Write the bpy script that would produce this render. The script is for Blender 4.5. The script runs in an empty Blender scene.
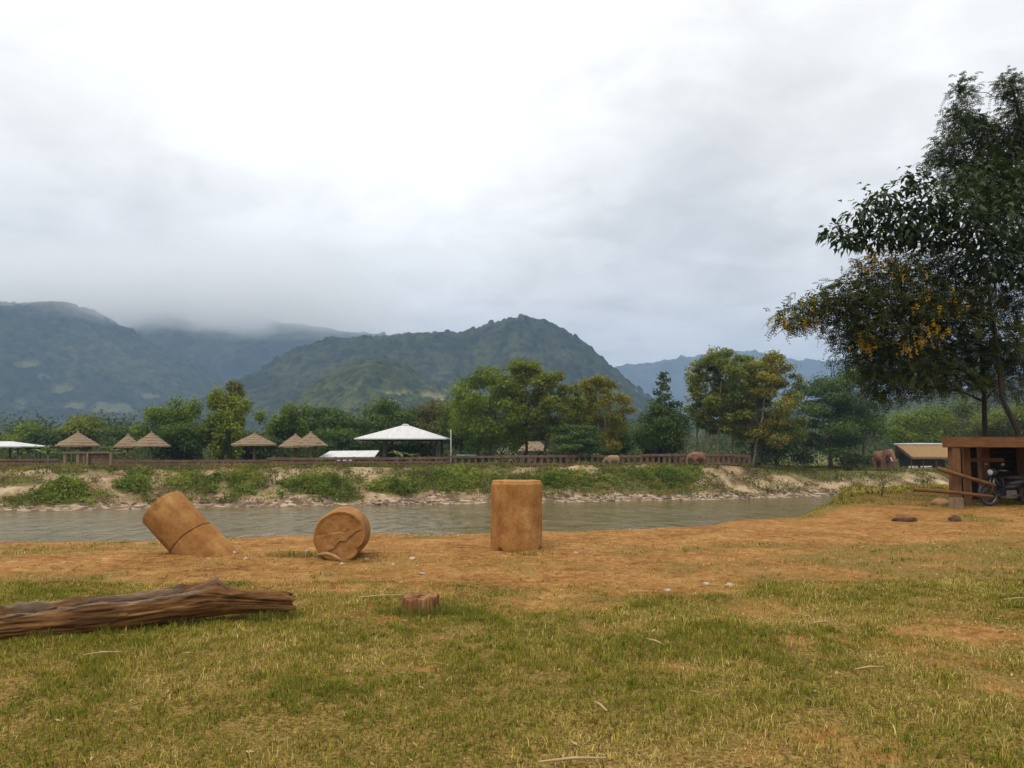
import bpy, bmesh, math, random
import numpy as np
from mathutils import Vector, Matrix, Euler

R = math.radians
PI = math.pi
rng = np.random.default_rng(11)
random.seed(5)
sc = bpy.context.scene
COL = sc.collection

# ------------------------------------------------------------------ camera
F = 780.0
HOR = 448.0
EYE = 1.6
PITCH = math.atan((HOR - 384.0) / F)
cam_d = bpy.data.cameras.new('camera')
cam_d.sensor_width = 36.0
cam_d.lens = F / 1024.0 * 36.0
cam_d.clip_start = 0.1
cam_d.clip_end = 30000
cam = bpy.data.objects.new('camera', cam_d)
COL.objects.link(cam)
cam.location = (0, 0, EYE)
cam.rotation_euler = (R(90) + PITCH, 0, 0)
sc.camera = cam
CP, SP = math.cos(PITCH), math.sin(PITCH)


def at(px, py, Y):
    """world point seen at photo pixel (px,py) at distance Y along the ground"""
    a = (px - 512.0) / F
    b = (384.0 - py) / F
    dx, dy, dz = a, CP - b * SP, SP + b * CP
    k = Y / dy
    return Vector((dx * k, Y, EYE + dz * k))


# ------------------------------------------------------------------ noise
def _hash(ix, iy, seed):
    h = (ix.astype(np.int64) * 374761393 + iy.astype(np.int64) * 668265263 + seed * 1442695041) & 0xFFFFFFFF
    h = ((h ^ (h >> 13)) * 1274126177) & 0xFFFFFFFF
    h = (h ^ (h >> 16)) & 0xFFFFFFFF
    return h / 4294967295.0


def vnoise(x, y, seed=0):
    x = np.asarray(x, float); y = np.asarray(y, float)
    ix = np.floor(x); iy = np.floor(y)
    fx = x - ix; fy = y - iy
    fx = fx * fx * (3 - 2 * fx); fy = fy * fy * (3 - 2 * fy)
    a = _hash(ix, iy, seed); b = _hash(ix + 1, iy, seed)
    c = _hash(ix, iy + 1, seed); d = _hash(ix + 1, iy + 1, seed)
    return (a * (1 - fx) + b * fx) * (1 - fy) + (c * (1 - fx) + d * fx) * fy


def fbm(x, y, seed=0, octv=4, gain=0.5):
    s = 0.0; amp = 1.0; tot = 0.0
    x = np.asarray(x, float); y = np.asarray(y, float)
    for i in range(octv):
        s = s + amp * vnoise(x, y, seed + i * 17)
        tot += amp
        amp *= gain
        x = x * 2.03 + 3.1; y = y * 2.03 + 7.7
    return s / tot


def sstep(a, b, x):
    t = np.clip((np.asarray(x, float) - a) / (b - a), 0, 1)
    return t * t * (3 - 2 * t)


def crowns(x, y, cell, seed):
    """forest canopy: bump height 0..1 and a random id per crown"""
    ix = np.floor(x / cell); iy = np.floor(y / cell)
    best = np.zeros_like(x); bid = np.zeros_like(x)
    for dx in (-1, 0, 1):
        for dy in (-1, 0, 1):
            cx = ix + dx; cy = iy + dy
            px = (cx + 0.15 + 0.7 * _hash(cx, cy, seed)) * cell
            py = (cy + 0.15 + 0.7 * _hash(cx, cy, seed + 1)) * cell
            rr = cell * (0.45 + 0.45 * _hash(cx, cy, seed + 2))
            hh = 0.5 + 0.5 * _hash(cx, cy, seed + 3)
            d2 = ((x - px) ** 2 + (y - py) ** 2) / (rr * rr)
            v = hh * np.sqrt(np.clip(1 - d2, 0, 1))
            m = v > best
            best = np.where(m, v, best)
            bid = np.where(m, _hash(cx, cy, seed + 4), bid)
    return best, bid


# ------------------------------------------------------------------ mesh helpers
def link(o, parent=None):
    COL.objects.link(o)
    if parent is not None:
        o.parent = parent
    return o


def tag(o, label=None, cat=None, group=None, kind=None):
    if label: o['label'] = label
    if cat: o['category'] = cat
    if group: o['group'] = group
    if kind: o['kind'] = kind
    return o


def np_mesh(name, V, faces, mat, parent=None, tint=None, smooth=False, loc=None):
    V = np.asarray(V, np.float32)
    me = bpy.data.meshes.new(name)
    me.vertices.add(len(V))
    me.vertices.foreach_set('co', V.ravel())
    li, ls, lt = [], [], []
    start = 0
    for Fa in faces:
        Fa = np.asarray(Fa, np.int32)
        if len(Fa) == 0: continue
        n, k = Fa.shape
        li.append(Fa.ravel())
        ls.append(start + np.arange(n, dtype=np.int32) * k)
        lt.append(np.full(n, k, np.int32))
        start += n * k
    li = np.concatenate(li); ls = np.concatenate(ls); lt = np.concatenate(lt)
    me.loops.add(len(li))
    me.loops.foreach_set('vertex_index', li)
    me.polygons.add(len(ls))
    me.polygons.foreach_set('loop_start', ls)
    me.polygons.foreach_set('loop_total', lt)
    if smooth:
        me.polygons.foreach_set('use_smooth', np.ones(len(ls), bool))
    me.update(calc_edges=True)
    if tint is not None:
        at_ = me.attributes.new('tint', 'FLOAT_COLOR', 'POINT')
        T = np.ones((len(V), 4), np.float32)
        T[:, :3] = tint
        at_.data.foreach_set('color', T.ravel())
    if mat: me.materials.append(mat)
    o = bpy.data.objects.new(name, me)
    if loc is not None: o.location = loc
    return link(o, parent)


def thing(name, loc, label, cat, group=None, rz=0.0):
    o = bpy.data.objects.new(name, None)
    o.location = loc
    o.rotation_euler = (0, 0, rz)
    o.empty_display_size = 0.2
    link(o)
    return tag(o, label, cat, group)


class MB:
    """collects shapes; build() links them as one mesh object"""
    def __init__(s):
        s.v = []; s.f = []

    def add(s, V, Fs):
        b = len(s.v)
        s.v += [tuple(map(float, p)) for p in V]
        s.f += [tuple(int(i) + b for i in f) for f in Fs]
        return s

    def box(s, c, d, rot=None, jit=0.0):
        x, y, z = d[0] / 2, d[1] / 2, d[2] / 2
        P = [Vector(p) for p in ((-x, -y, -z), (x, -y, -z), (x, y, -z), (-x, y, -z), (-x, -y, z), (x, -y, z), (x, y, z), (-x, y, z))]
        if jit: P = [p + Vector([random.uniform(-jit, jit) for _ in range(3)]) for p in P]
        if rot is not None:
            M = Euler(rot).to_matrix()
            P = [M @ p for p in P]
        P = [p + Vector(c) for p in P]
        return s.add(P, [(0, 3, 2, 1), (4, 5, 6, 7), (0, 1, 5, 4), (1, 2, 6, 5), (2, 3, 7, 6), (3, 0, 4, 7)])

    def tube(s, pts, rad, n=8, cap=True, wob=0.0):
        pts = [Vector(p) for p in pts]
        if not hasattr(rad, '__len__'): rad = [rad] * len(pts)
        up = Vector((0.13, 0.31, 0.94)).normalized()
        V = []; prev = None
        for i, p in enumerate(pts):
            t = (pts[min(i + 1, len(pts) - 1)] - pts[max(i - 1, 0)])
            if t.length < 1e-9: t = Vector((0, 0, 1))
            t.normalize()
            if prev is None:
                a = t.orthogonal().normalized()
            else:
                a = prev - t * prev.dot(t)
                a = a.normalized() if a.length > 1e-6 else t.orthogonal().normalized()
            prev = a
            b = t.cross(a)
            for k in range(n):
                q = 2 * PI * k / n
                r = rad[i] * (1 + (random.uniform(-wob, wob) if wob else 0))
                V.append(p + (a * math.cos(q) + b * math.sin(q)) * r)
        Fs = []
        for i in range(len(pts) - 1):
            for k in range(n):
                k2 = (k + 1) % n
                Fs.append((i * n + k, i * n + k2, (i + 1) * n + k2, (i + 1) * n + k))
        if cap:
            Fs.append(tuple(range(n - 1, -1, -1)))
            m = (len(pts) - 1) * n
            Fs.append(tuple(range(m, m + n)))
        return s.add(V, Fs)

    def lathe(s, prof, n=24, c=(0, 0, 0)):
        V = []; Fs = []
        for (r, z) in prof:
            for k in range(n):
                q = 2 * PI * k / n
                V.append((c[0] + r * math.cos(q), c[1] + r * math.sin(q), c[2] + z))
        for i in range(len(prof) - 1):
            for k in range(n):
                k2 = (k + 1) % n
                Fs.append((i * n + k, i * n + k2, (i + 1) * n + k2, (i + 1) * n + k))
        Fs.append(tuple(range(n - 1, -1, -1)))
        m = (len(prof) - 1) * n
        Fs.append(tuple(range(m, m + n)))
        return s.add(V, Fs)

    def ring(s, c, R0, r, axis='y', n=28, m=8):
        V = []; Fs = []
        for i in range(n):
            q = 2 * PI * i / n
            for k in range(m):
                w = 2 * PI * k / m
                rr = R0 + r * math.cos(w); h = r * math.sin(w)
                V.append((c[0] + rr * math.cos(q), c[1] + h, c[2] + rr * math.sin(q)))
        for i in range(n):
            for k in range(m):
                Fs.append((i * m + k, i * m + (k + 1) % m, ((i + 1) % n) * m + (k + 1) % m, ((i + 1) % n) * m + k))
        return s.add(V, Fs)

    def ell(s, c, r, rot=None, n=12, m=8):
        V = []; Fs = []
        M = Euler(rot).to_matrix() if rot is not None else Matrix.Identity(3)
        V.append(Vector(c) + M @ Vector((0, 0, -r[2])))
        for j in range(1, m):
            t = -PI / 2 + PI * j / m
            for i in range(n):
                q = 2 * PI * i / n
                V.append(Vector(c) + M @ Vector((r[0] * math.cos(t) * math.cos(q), r[1] * math.cos(t) * math.sin(q), r[2] * math.sin(t))))
        V.append(Vector(c) + M @ Vector((0, 0, r[2])))
        for i in range(n):
            Fs.append((0, 1 + (i + 1) % n, 1 + i))
            for j in range(m - 2):
                a = 1 + j * n
                Fs.append((a + i, a + (i + 1) % n, a + n + (i + 1) % n, a + n + i))
            a = 1 + (m - 2) * n
            Fs.append((a + i, a + (i + 1) % n, len(V) - 1))
        return s.add(V, Fs)

    def build(s, name, mat, parent=None, smooth=False, bevel=0.0, loc=None):
        me = bpy.data.meshes.new(name)
        me.from_pydata(s.v, [], s.f)
        me.update()
        if bevel > 0:
            bm = bmesh.new(); bm.from_mesh(me)
            bmesh.ops.bevel(bm, geom=[e for e in bm.edges], offset=bevel, segments=2, affect='EDGES', clamp_overlap=True)
            bm.to_mesh(me); bm.free()
        if smooth:
            me.polygons.foreach_set('use_smooth', np.ones(len(me.polygons), bool))
        me.materials.append(mat)
        o = bpy.data.objects.new(name, me)
        if loc is not None: o.location = loc
        return link(o, parent)


def evaluated(o):
    dg = bpy.context.evaluated_depsgraph_get()
    return bpy.data.meshes.new_from_object(o.evaluated_get(dg))


def fuse(name, mb, mat, voxel, parent=None, smooth_it=6):
    """one continuous skin over overlapping shapes"""
    o = mb.build(name, mat, None)
    m = o.modifiers.new('r', 'REMESH'); m.mode = 'VOXEL'; m.voxel_size = voxel; m.use_smooth_shade = True
    s2 = o.modifiers.new('s', 'SMOOTH'); s2.iterations = smooth_it; s2.factor = 0.5
    me = evaluated(o)
    me.name = name
    o.modifiers.clear()
    old = o.data
    o.data = me
    bpy.data.meshes.remove(old)
    if not me.materials: me.materials.append(mat)
    me.polygons.foreach_set('use_smooth', np.ones(len(me.polygons), bool))
    if parent: o.parent = parent
    return o


def copy_tree(o, parent=None):
    c = o.copy()
    COL.objects.link(c)
    c.parent = parent
    for ch in list(o.children):
        copy_tree(ch, c)
    return c


# ------------------------------------------------------------------ materials
def new_mat(name):
    m = bpy.data.materials.new(name)
    m.use_nodes = True
    nt = m.node_tree
    nt.nodes.clear()
    return m, nt, nt.nodes, nt.links


def nd(N, t, **kw):
    n = N.new(t)
    for k, v in kw.items():
        setattr(n, k, v)
    return n


def ramp(N, stops):
    r = N.new('ShaderNodeValToRGB')
    cr = r.color_ramp
    while len(cr.elements) < len(stops): cr.elements.new(0.5)
    for e, (p, c) in zip(cr.elements, stops):
        e.position = p; e.color = (c[0], c[1], c[2], 1)
    return r


def surf_mat(name, stops, scale=4.0, detail=6.0, rough=0.85, bump=0.3, bscale=None, coords='Object',
             stretch=(1, 1, 1), spec=0.25, metal=0.0, dist=0.0, bdist=0.02, rough_noise=False):
    m, nt, N, L = new_mat(name)
    out = nd(N, 'ShaderNodeOutputMaterial')
    bs = nd(N, 'ShaderNodeBsdfPrincipled')
    L.new(bs.outputs[0], out.inputs[0])
    tc = nd(N, 'ShaderNodeTexCoord')
    mp = nd(N, 'ShaderNodeMapping')
    mp.inputs['Scale'].default_value = stretch
    L.new(tc.outputs[coords], mp.inputs[0])
    n1 = nd(N, 'ShaderNodeTexNoise')
    n1.inputs['Scale'].default_value = scale
    n1.inputs['Detail'].default_value = detail
    n1.inputs['Roughness'].default_value = 0.6
    n1.inputs['Distortion'].default_value = dist
    L.new(mp.outputs[0], n1.inputs['Vector'])
    r = ramp(N, stops)
    L.new(n1.outputs['Fac'], r.inputs[0])
    L.new(r.outputs[0], bs.inputs['Base Color'])
    bs.inputs['Roughness'].default_value = rough
    bs.inputs['Specular IOR Level'].default_value = spec
    bs.inputs['Metallic'].default_value = metal
    if bump > 0:
        n2 = nd(N, 'ShaderNodeTexNoise')
        n2.inputs['Scale'].default_value = bscale or scale * 6
        n2.inputs['Detail'].default_value = 5
        L.new(mp.outputs[0], n2.inputs['Vector'])
        b = nd(N, 'ShaderNodeBump')
        b.inputs['Strength'].default_value = bump
        b.inputs['Distance'].default_value = bdist
        L.new(n2.outputs['Fac'], b.inputs['Height'])
        L.new(b.outputs[0], bs.inputs['Normal'])
    return m


def leaf_mat(name, trans=0.35, rough=0.5, spec=0.3):
    m, nt, N, L = new_mat(name)
    out = nd(N, 'ShaderNodeOutputMaterial')
    a = nd(N, 'ShaderNodeAttribute'); a.attribute_name = 'tint'
    bs = nd(N, 'ShaderNodeBsdfPrincipled')
    bs.inputs['Roughness'].default_value = rough
    bs.inputs['Specular IOR Level'].default_value = spec
    tr = nd(N, 'ShaderNodeBsdfTranslucent')
    g = nd(N, 'ShaderNodeMix'); g.data_type = 'RGBA'; g.blend_type = 'MULTIPLY'
    g.inputs[0].default_value = 1.0
    g.inputs[7].default_value = (1.15, 1.2, 0.6, 1)
    L.new(a.outputs['Color'], g.inputs[6])
    L.new(a.outputs['Color'], bs.inputs['Base Color'])
    L.new(g.outputs[2], tr.inputs['Color'])
    mx = nd(N, 'ShaderNodeMixShader'); mx.inputs[0].default_value = trans
    L.new(bs.outputs[0], mx.inputs[1]); L.new(tr.outputs[0], mx.inputs[2])
    L.new(mx.outputs[0], out.inputs[0])
    return m


def tint_mat(name, rough=0.9, spec=0.15, bump=0.0, bscale=8, var=0.0, vscale=3.0):
    m, nt, N, L = new_mat(name)
    out = nd(N, 'ShaderNodeOutputMaterial')
    a = nd(N, 'ShaderNodeAttribute'); a.attribute_name = 'tint'
    bs = nd(N, 'ShaderNodeBsdfPrincipled')
    bs.inputs['Roughness'].default_value = rough
    bs.inputs['Specular IOR Level'].default_value = spec
    src = a.outputs['Color']
    if var > 0:
        tc = nd(N, 'ShaderNodeTexCoord')
        n1 = nd(N, 'ShaderNodeTexNoise'); n1.inputs['Scale'].default_value = vscale; n1.inputs['Detail'].default_value = 5
        L.new(tc.outputs['Object'], n1.inputs['Vector'])
        r = ramp(N, [(0.3, (1 - var,) * 3), (0.7, (1 + var,) * 3)])
        L.new(n1.outputs['Fac'], r.inputs[0])
        g = nd(N, 'ShaderNodeMix'); g.data_type = 'RGBA'; g.blend_type = 'MULTIPLY'; g.inputs[0].default_value = 1
        L.new(src, g.inputs[6]); L.new(r.outputs[0], g.inputs[7])
        src = g.outputs[2]
    L.new(src, bs.inputs['Base Color'])
    if bump > 0:
        tc = nd(N, 'ShaderNodeTexCoord')
        n2 = nd(N, 'ShaderNodeTexNoise'); n2.inputs['Scale'].default_value = bscale
        L.new(tc.outputs['Object'], n2.inputs['Vector'])
        b = nd(N, 'ShaderNodeBump'); b.inputs['Strength'].default_value = bump; b.inputs['Distance'].default_value = 0.05
        L.new(n2.outputs['Fac'], b.inputs['Height']); L.new(b.outputs[0], bs.inputs['Normal'])
    L.new(bs.outputs[0], out.inputs[0])
    return m


M = {}
M['leaf'] = leaf_mat('leaf', .38, .6, .12)
M['leaf_gloss'] = leaf_mat('leaf_gloss', 0.3, 0.5, 0.18)
M['flower'] = leaf_mat('petal', 0.4, 0.6, 0.2)
M['blade'] = leaf_mat('blade', 0.3, 0.7, 0.04)
M['bark'] = surf_mat('bark', [(0.3, (0.05, 0.035, 0.022)), (0.7, (0.13, 0.1, 0.07))], 3, bump=0.6, stretch=(4, 4, 0.6))
M['dark_bark'] = surf_mat('dark_bark', [(0.3, (0.016, 0.012, 0.009)), (0.7, (0.05, 0.037, 0.027))], 3, bump=0.6, stretch=(4, 4, 0.6))
M['pale_bark'] = surf_mat('pale_bark', [(0.3, (0.13, 0.11, 0.08)), (0.7, (0.27, 0.23, 0.17))], 2, bump=0.4, stretch=(3, 3, 0.8))
M['thatch'] = surf_mat('thatch', [(0.25, (0.085, 0.056, 0.032)), (0.5, (0.21, 0.145, 0.088)), (0.8, (0.33, 0.25, 0.16))], 3.0, bump=0.8, bscale=14, stretch=(5, 5, 1.2), bdist=0.05)
M['gold_thatch'] = surf_mat('gold_thatch', [(0.25, (0.12, 0.07, 0.03)), (0.5, (0.26, 0.16, 0.068)), (0.8, (0.36, 0.25, 0.12))], 3.0, bump=0.8, bscale=14, stretch=(5, 5, 1.2), bdist=0.05)
M['timber'] = surf_mat('timber', [(0.25, (0.075, 0.032, 0.013)), (0.55, (0.15, 0.066, 0.024)), (0.8, (0.22, 0.105, 0.04))], 3.0, bump=0.5, bscale=14, stretch=(1, 6, 6), bdist=0.01)
M['timber_up'] = surf_mat('timber_upright', [(0.25, (0.075, 0.036, 0.018)), (0.55, (0.145, 0.07, 0.03)), (0.8, (0.21, 0.11, 0.048))], 3.0, bump=0.5, bscale=14, stretch=(6, 6, 1), bdist=0.01)
M['grey_timber'] = surf_mat('grey_timber', [(0.25, (0.10, 0.065, 0.04)), (0.75, (0.25, 0.18, 0.11))], 3.0, bump=0.5, bscale=12, stretch=(1, 6, 6), bdist=0.01)
M['dark_board'] = surf_mat('dark_board', [(0.3, (0.018, 0.013, 0.01)), (0.7, (0.05, 0.035, 0.025))], 2.0, bump=0.4, stretch=(1, 1, 5))
M['fence_wood'] = surf_mat('fence_wood', [(0.25, (0.085, 0.05, 0.035)), (0.55, (0.155, 0.09, 0.06)), (0.8, (0.22, 0.14, 0.1))], 1.3, bump=0.3, coords='Object')
M['post_wood'] = surf_mat('post_wood', [(0.3, (0.13, 0.09, 0.055)), (0.7, (0.28, 0.2, 0.13))], 2.5, bump=0.4, stretch=(4, 4, 1))
M['white_tin'] = surf_mat('white_tin', [(0.3, (0.40, 0.40, 0.39)), (0.7, (0.52, 0.52, 0.51))], 0.9, rough=0.5, bump=0.15, bscale=3, stretch=(3, .4, 1), spec=0.3)
M['white_wall'] = surf_mat('white_wall', [(0.3, (0.62, 0.6, 0.56)), (0.7, (0.8, 0.79, 0.76))], 1.0, bump=0.1)
M['dark_post'] = surf_mat('dark_post', [(0.3, (0.05, 0.035, 0.028)), (0.7, (0.11, 0.075, 0.055))], 2.0, bump=0.2)
M['teal'] = surf_mat('teal_tin', [(0.3, (0.12, 0.32, 0.30)), (0.7, (0.2, 0.42, 0.39))], 1.0, rough=0.5, bump=0)
M['tile'] = surf_mat('roof_tile', [(0.3, (0.18, 0.12, 0.085)), (0.7, (0.33, 0.24, 0.17))], 2.0, bump=0.4, stretch=(3, 1, 3))
M['concrete'] = surf_mat('concrete', [(0.3, (0.19, 0.135, 0.075)), (0.7, (0.31, 0.235, 0.14))], 4.0, bump=0.3)
M['rubber'] = surf_mat('rubber', [(0.3, (0.02, 0.019, 0.018)), (0.7, (0.06, 0.05, 0.042))], 8, rough=0.8, bump=0.1)
M['steel'] = surf_mat('steel', [(0.3, (0.14, 0.13, 0.12)), (0.7, (0.26, 0.25, 0.24))], 5, rough=0.35, metal=0.9, bump=0)
M['black_paint'] = surf_mat('black_paint', [(0.3, (0.012, 0.013, 0.017)), (0.7, (0.03, 0.03, 0.035))], 5, rough=0.35, bump=0, spec=0.5)
M['red_paint'] = surf_mat('red_paint', [(0.3, (0.28, 0.02, 0.02)), (0.7, (0.4, 0.035, 0.03))], 5, rough=0.35, bump=0, spec=0.5)
M['blue_paint'] = surf_mat('blue_paint', [(0.3, (0.012, 0.016, 0.028)), (0.7, (0.025, 0.03, 0.045))], 5, rough=0.3, bump=0, spec=0.5)
M['lamp_glass'] = surf_mat('lamp_glass', [(0.3, (0.6, 0.6, 0.58)), (0.7, (0.75, 0.75, 0.74))], 5, rough=0.1, bump=0, spec=0.6)
M['hide'] = surf_mat('hide', [(0.3, (0.11, 0.055, 0.034)), (0.55, (0.2, 0.10, 0.06)), (0.8, (0.29, 0.16, 0.095))], 1.6, bump=0.5, bscale=9, bdist=0.03)
M['tan_hide'] = surf_mat('tan_hide', [(0.3, (0.17, 0.11, 0.065)), (0.55, (0.27, 0.18, 0.11)), (0.8, (0.36, 0.26, 0.17))], 1.6, bump=0.5, bscale=9, bdist=0.03)
M['ivory'] = surf_mat('ivory', [(0.3, (0.6, 0.55, 0.44)), (0.7, (0.7, 0.66, 0.56))], 3, bump=0)
M['rock'] = tint_mat('rock', 0.85, 0.25, bump=0.4, bscale=9, var=0.3, vscale=4)
M['stone'] = surf_mat('stone', [(0.3, (0.26, 0.17, 0.10)), (0.7, (0.5, 0.4, 0.28))], 9, bump=0.4, bdist=0.005)
M['clod'] = surf_mat('clod', [(0.3, (0.05, 0.026, 0.015)), (0.7, (0.13, 0.07, 0.04))], 14, bump=0.8, bdist=0.015)
M['mudstone'] = surf_mat('mudstone', [(0.3, (0.26, 0.14, 0.06)), (0.7, (0.42, 0.26, 0.12))], 5, bump=0.6, bdist=0.02)
M['twig'] = surf_mat('twig', [(0.3, (0.3, 0.19, 0.09)), (0.7, (0.5, 0.36, 0.2))], 9, bump=0.2)
M['pale'] = surf_mat('pale_post', [(0.3, (0.45, 0.44, 0.42)), (0.7, (0.6, 0.6, 0.58))], 3, bump=0)
M['forest'] = tint_mat('forest', 0.95, 0.05, var=0.45, vscale=0.35)


# ------------------------------------------------------------------ ground
EX = np.array([-200, -60, -20, -8.7, -3.9, -1.4, 1.0, 4.1, 7.2, 9.3, 11.8, 15, 25, 60, 200])
EY = np.array([3, 8, 12.3, 14.4, 15.3, 15.6, 15.9, 17.1, 19.6, 22.7, 25.5, 30, 35, 40, 50])
SX = np.array([-400, -120, -42, -27, -10, 8.5, 24, 34, 60, 400])
SY = np.array([10, 46, 63.5, 67.4, 71, 75, 79.6, 84, 92, 150])
WATER = -3.5


def edge_y(x): return np.interp(x, EX, EY)
def shore_y(x): return np.interp(x, SX, SY)
def top_z(x): return np.interp(x, [-400, 26, 35, 400], [-0.5, -0.5, -1.3, -1.3])


def ground_z(x, y):
    x = np.asarray(x, float); y = np.asarray(y, float)
    zn = (fbm(x * 0.45, y * 0.45, 3, 3) - 0.5) * 0.10 + (fbm(x * 2.2, y * 2.2, 5, 3) - 0.5) * 0.035
    t = y - edge_y(x) - (fbm(x * 0.7, y * 0.2, 8, 3) - 0.5) * 1.0
    zd = zn - 0.10 * sstep(-1.5, 0.3, t) - 4.4 * sstep(0.0, 5.5, t)
    # a low grassy point bar runs on beyond the edge at the right
    bar = sstep(0.345, 0.43, x / np.maximum(y, 1.0)) * (y > 5)
    zb_ = zn - 0.062 * np.clip(y - edge_y(x), 0, 60) + (fbm(x * 0.5, y * 0.35, 14, 3) - 0.5) * 0.35 * sstep(0, 5, t) - 2.6 * sstep(50, 58, y)
    zn = zd * (1 - bar) + zb_ * bar
    s = y - shore_y(x) + (fbm(x * 0.12, y * 0.05, 21, 3) - 0.5) * 1.6
    tz = top_z(x)
    prof = np.where(s < 0, np.maximum(-4.6, WATER + s * 0.4),
                    WATER + np.minimum(s, 2.2) * 0.16 + (tz - WATER - 0.35) * sstep(1.3, 9.0, s))
    gully = ((fbm(x * 0.22 + 3, y * 0.06, 31, 3) - 0.5) * 1.7 + (fbm(x * 0.9, y * 0.5, 35, 3) - 0.5) * 0.7) * sstep(1.5, 4, s) * (1 - sstep(7.5, 10, s))
    zf = prof + gully + (fbm(x * 0.7, y * 0.7, 33, 3) - 0.5) * 0.3 * sstep(0.5, 3, s) * (1 - 0.6 * sstep(9, 11, s))
    zf = zf + 0.006 * np.clip(y - 130, 0, 6000) * 1.0
    return np.maximum(zn, zf)


def gz(x, y): return float(ground_z(np.array([x]), np.array([y]))[0])


def ground_hit(px, py, y0, y1, n=600):
    ys = np.linspace(y0, y1, n)
    a = (px - 512.0) / F; b = (384.0 - py) / F
    dx, dy, dz = a, CP - b * SP, SP + b * CP
    k = ys / dy
    X = dx * k; Z = EYE + dz * k
    g = ground_z(X, ys)
    h = np.nonzero(Z <= g)[0]
    i = h[0] if len(h) else n - 1
    return Vector((X[i], ys[i], g[i]))


def grow(a, step, ratio, end):
    out = []
    while a < end:
        out.append(a); a += step; step *= ratio
    out.append(end)
    return out


def ground_hits(px, py, y0, y1, n=130):
    px = np.asarray(px, float)[:, None]; py = np.asarray(py, float)[:, None]
    a = (px - 512.0) / F; b = (384.0 - py) / F
    yy = np.linspace(y0, y1, n)[None, :]
    k = yy / (CP - b * SP)
    X = a * k; Z = EYE + (SP + b * CP) * k
    Yb = np.broadcast_to(yy, X.shape)
    g = ground_z(X, Yb)
    hit = Z <= g
    i = np.where(hit.any(1), hit.argmax(1), n - 1)
    r = np.arange(len(i))
    return np.stack([X[r, i], Yb[r, i], g[r, i]], -1)


# how much grass stands on the near bank (0..1)
def grass_amount(x, y, patchy=True):
    n = fbm(x * 0.55, y * 0.55, 41, 4)
    n2 = fbm(x * 1.7, y * 1.7, 47, 3)
    lim = np.interp(x / np.maximum(y, 1), [-0.66, -0.3, 0.0, 0.25, 0.45, 0.7], [9.6, 9.3, 8.8, 11.0, 12.5, 13.5])
    g = 1 - sstep(lim - 2.2, lim + 2.6, y + (n - 0.5) * 7.5 + (n2 - .5) * 3)
    g = np.maximum(g, 0.5 * sstep(0.45, 0.7, n * .5 + n2 * .5) * (1 - sstep(14, 17, y) * (x < 6)))
    if patchy: g = g * (0.62 + 0.7 * sstep(0.36, 0.58, n2 * 0.6 + n * 0.4)) * (.65 + .6 * sstep(.3, .55, fbm(x * 5.5, y * 5.5, 49, 2)))
    else: g = g * (.66 + .55 * sstep(.36, .52, n2 * .6 + n * .4)) * (.7 + .45 * sstep(.34, .52, fbm(x * 3.6, y * 3.6, 53, 3)))
    # worn bare earth
    for (cx, cy, r, a) in ((3.9, 6.8, 0.8, .8), (2.4, 7.9, .8, .7), (4.9, 7.6, .8, .6), (0.3, 8.3, .7, .7), (1.9, 9.2, 1.1, .8), (-2.0, 9.1, .7, .6), (0.1, 9.4, .8, .6), (1.2, 4.2, .7, .35), (6.2, 11.5, 1.6, .4), (4.2, 10, 1.2, .6), (-1.3, 7.6, .5, .6), (3.1, 5.3, .4, .5), (-.6, 5.9, .35, .5), (4.6, 5.9, .5, .6)):
        d = ((x - cx) ** 2 + ((y - cy) * 1.3) ** 2) / (r * r)
        g = g * (1 - a * np.exp(-d * 1.2) * (0.6 + 0.8 * n2))
    # edge lip and the strip by the shelter
    e = edge_y(x)
    lip = np.exp(-((y - e + 0.2) / 0.8) ** 2) * sstep(5.5, 7.5, x) * (1 - sstep(11, 13, x)) * 0.9
    sh = np.exp(-((y - 22.0) / 0.9) ** 2) * sstep(10.8, 11.6, x) * 0.8
    beyond = sstep(22.0, 24.5, y) * sstep(8, 10, x) * (0.35 + .5 * n)
    return np.clip(np.maximum(np.maximum(g, lip), np.maximum(sh, beyond)), 0, 1)


# dry straw tone
def dry_amount(x, y):
    n = fbm(x * 0.8 + 9, y * 0.8, 61, 3)
    d = 0.23 + 1.5 * (n - 0.5) + 0.8 * (fbm(x * 3.1, y * 3.1, 65, 3) - .5)
    d = d + 0.5 * np.exp(-(((x - 0.7) / 1.0) ** 2 + ((y - 4.2) / 0.8) ** 2)) + 0.3 * np.exp(-(((x - 4) / 2.0) ** 2 + ((y - 6.2) / 1.2) ** 2))
    d = d - 0.3 * np.exp(-(((x - 1.6) / 1.3) ** 2 + ((y - 6.6) / 0.9) ** 2))
    return np.clip(d, 0, 1)


# greenery patches on the far bank given as photo ellipses
PATCH = [  # px, py, half width px, half height px
    (46, 499, 46, 6), (62, 489, 26, 6), (137, 481, 15, 11), (196, 483, 27, 9), (246, 479, 21, 12),
    (318, 484, 38, 12), (400, 488, 34, 7), (452, 478, 52, 13), (548, 479, 40, 9), (590, 487, 22, 6),
    (652, 477, 56, 10), (662, 489, 52, 5), (20, 481, 22, 6), (70, 472, 18, 4), (105, 468, 16, 5), (520, 490, 40, 5), (488, 470, 30, 4), (185, 470, 25, 3)]


def bank_green(x, y, z):
    """photo-patch mask for points of the far bank"""
    d = np.stack([x, y, z - EYE], -1)
    f = d[..., 1] * CP + d[..., 2] * SP
    u = -d[..., 1] * SP + d[..., 2] * CP
    px = 512 + F * d[..., 0] / f
    py = 384 - F * u / f
    m = np.zeros_like(x)
    for (cx, cy, hw, hh) in PATCH:
        q = ((px - cx) / hw) ** 2 + ((py - cy) / hh) ** 2
        m = np.maximum(m, 1 - sstep(0.5, 1.3, q))
    return m


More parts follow.
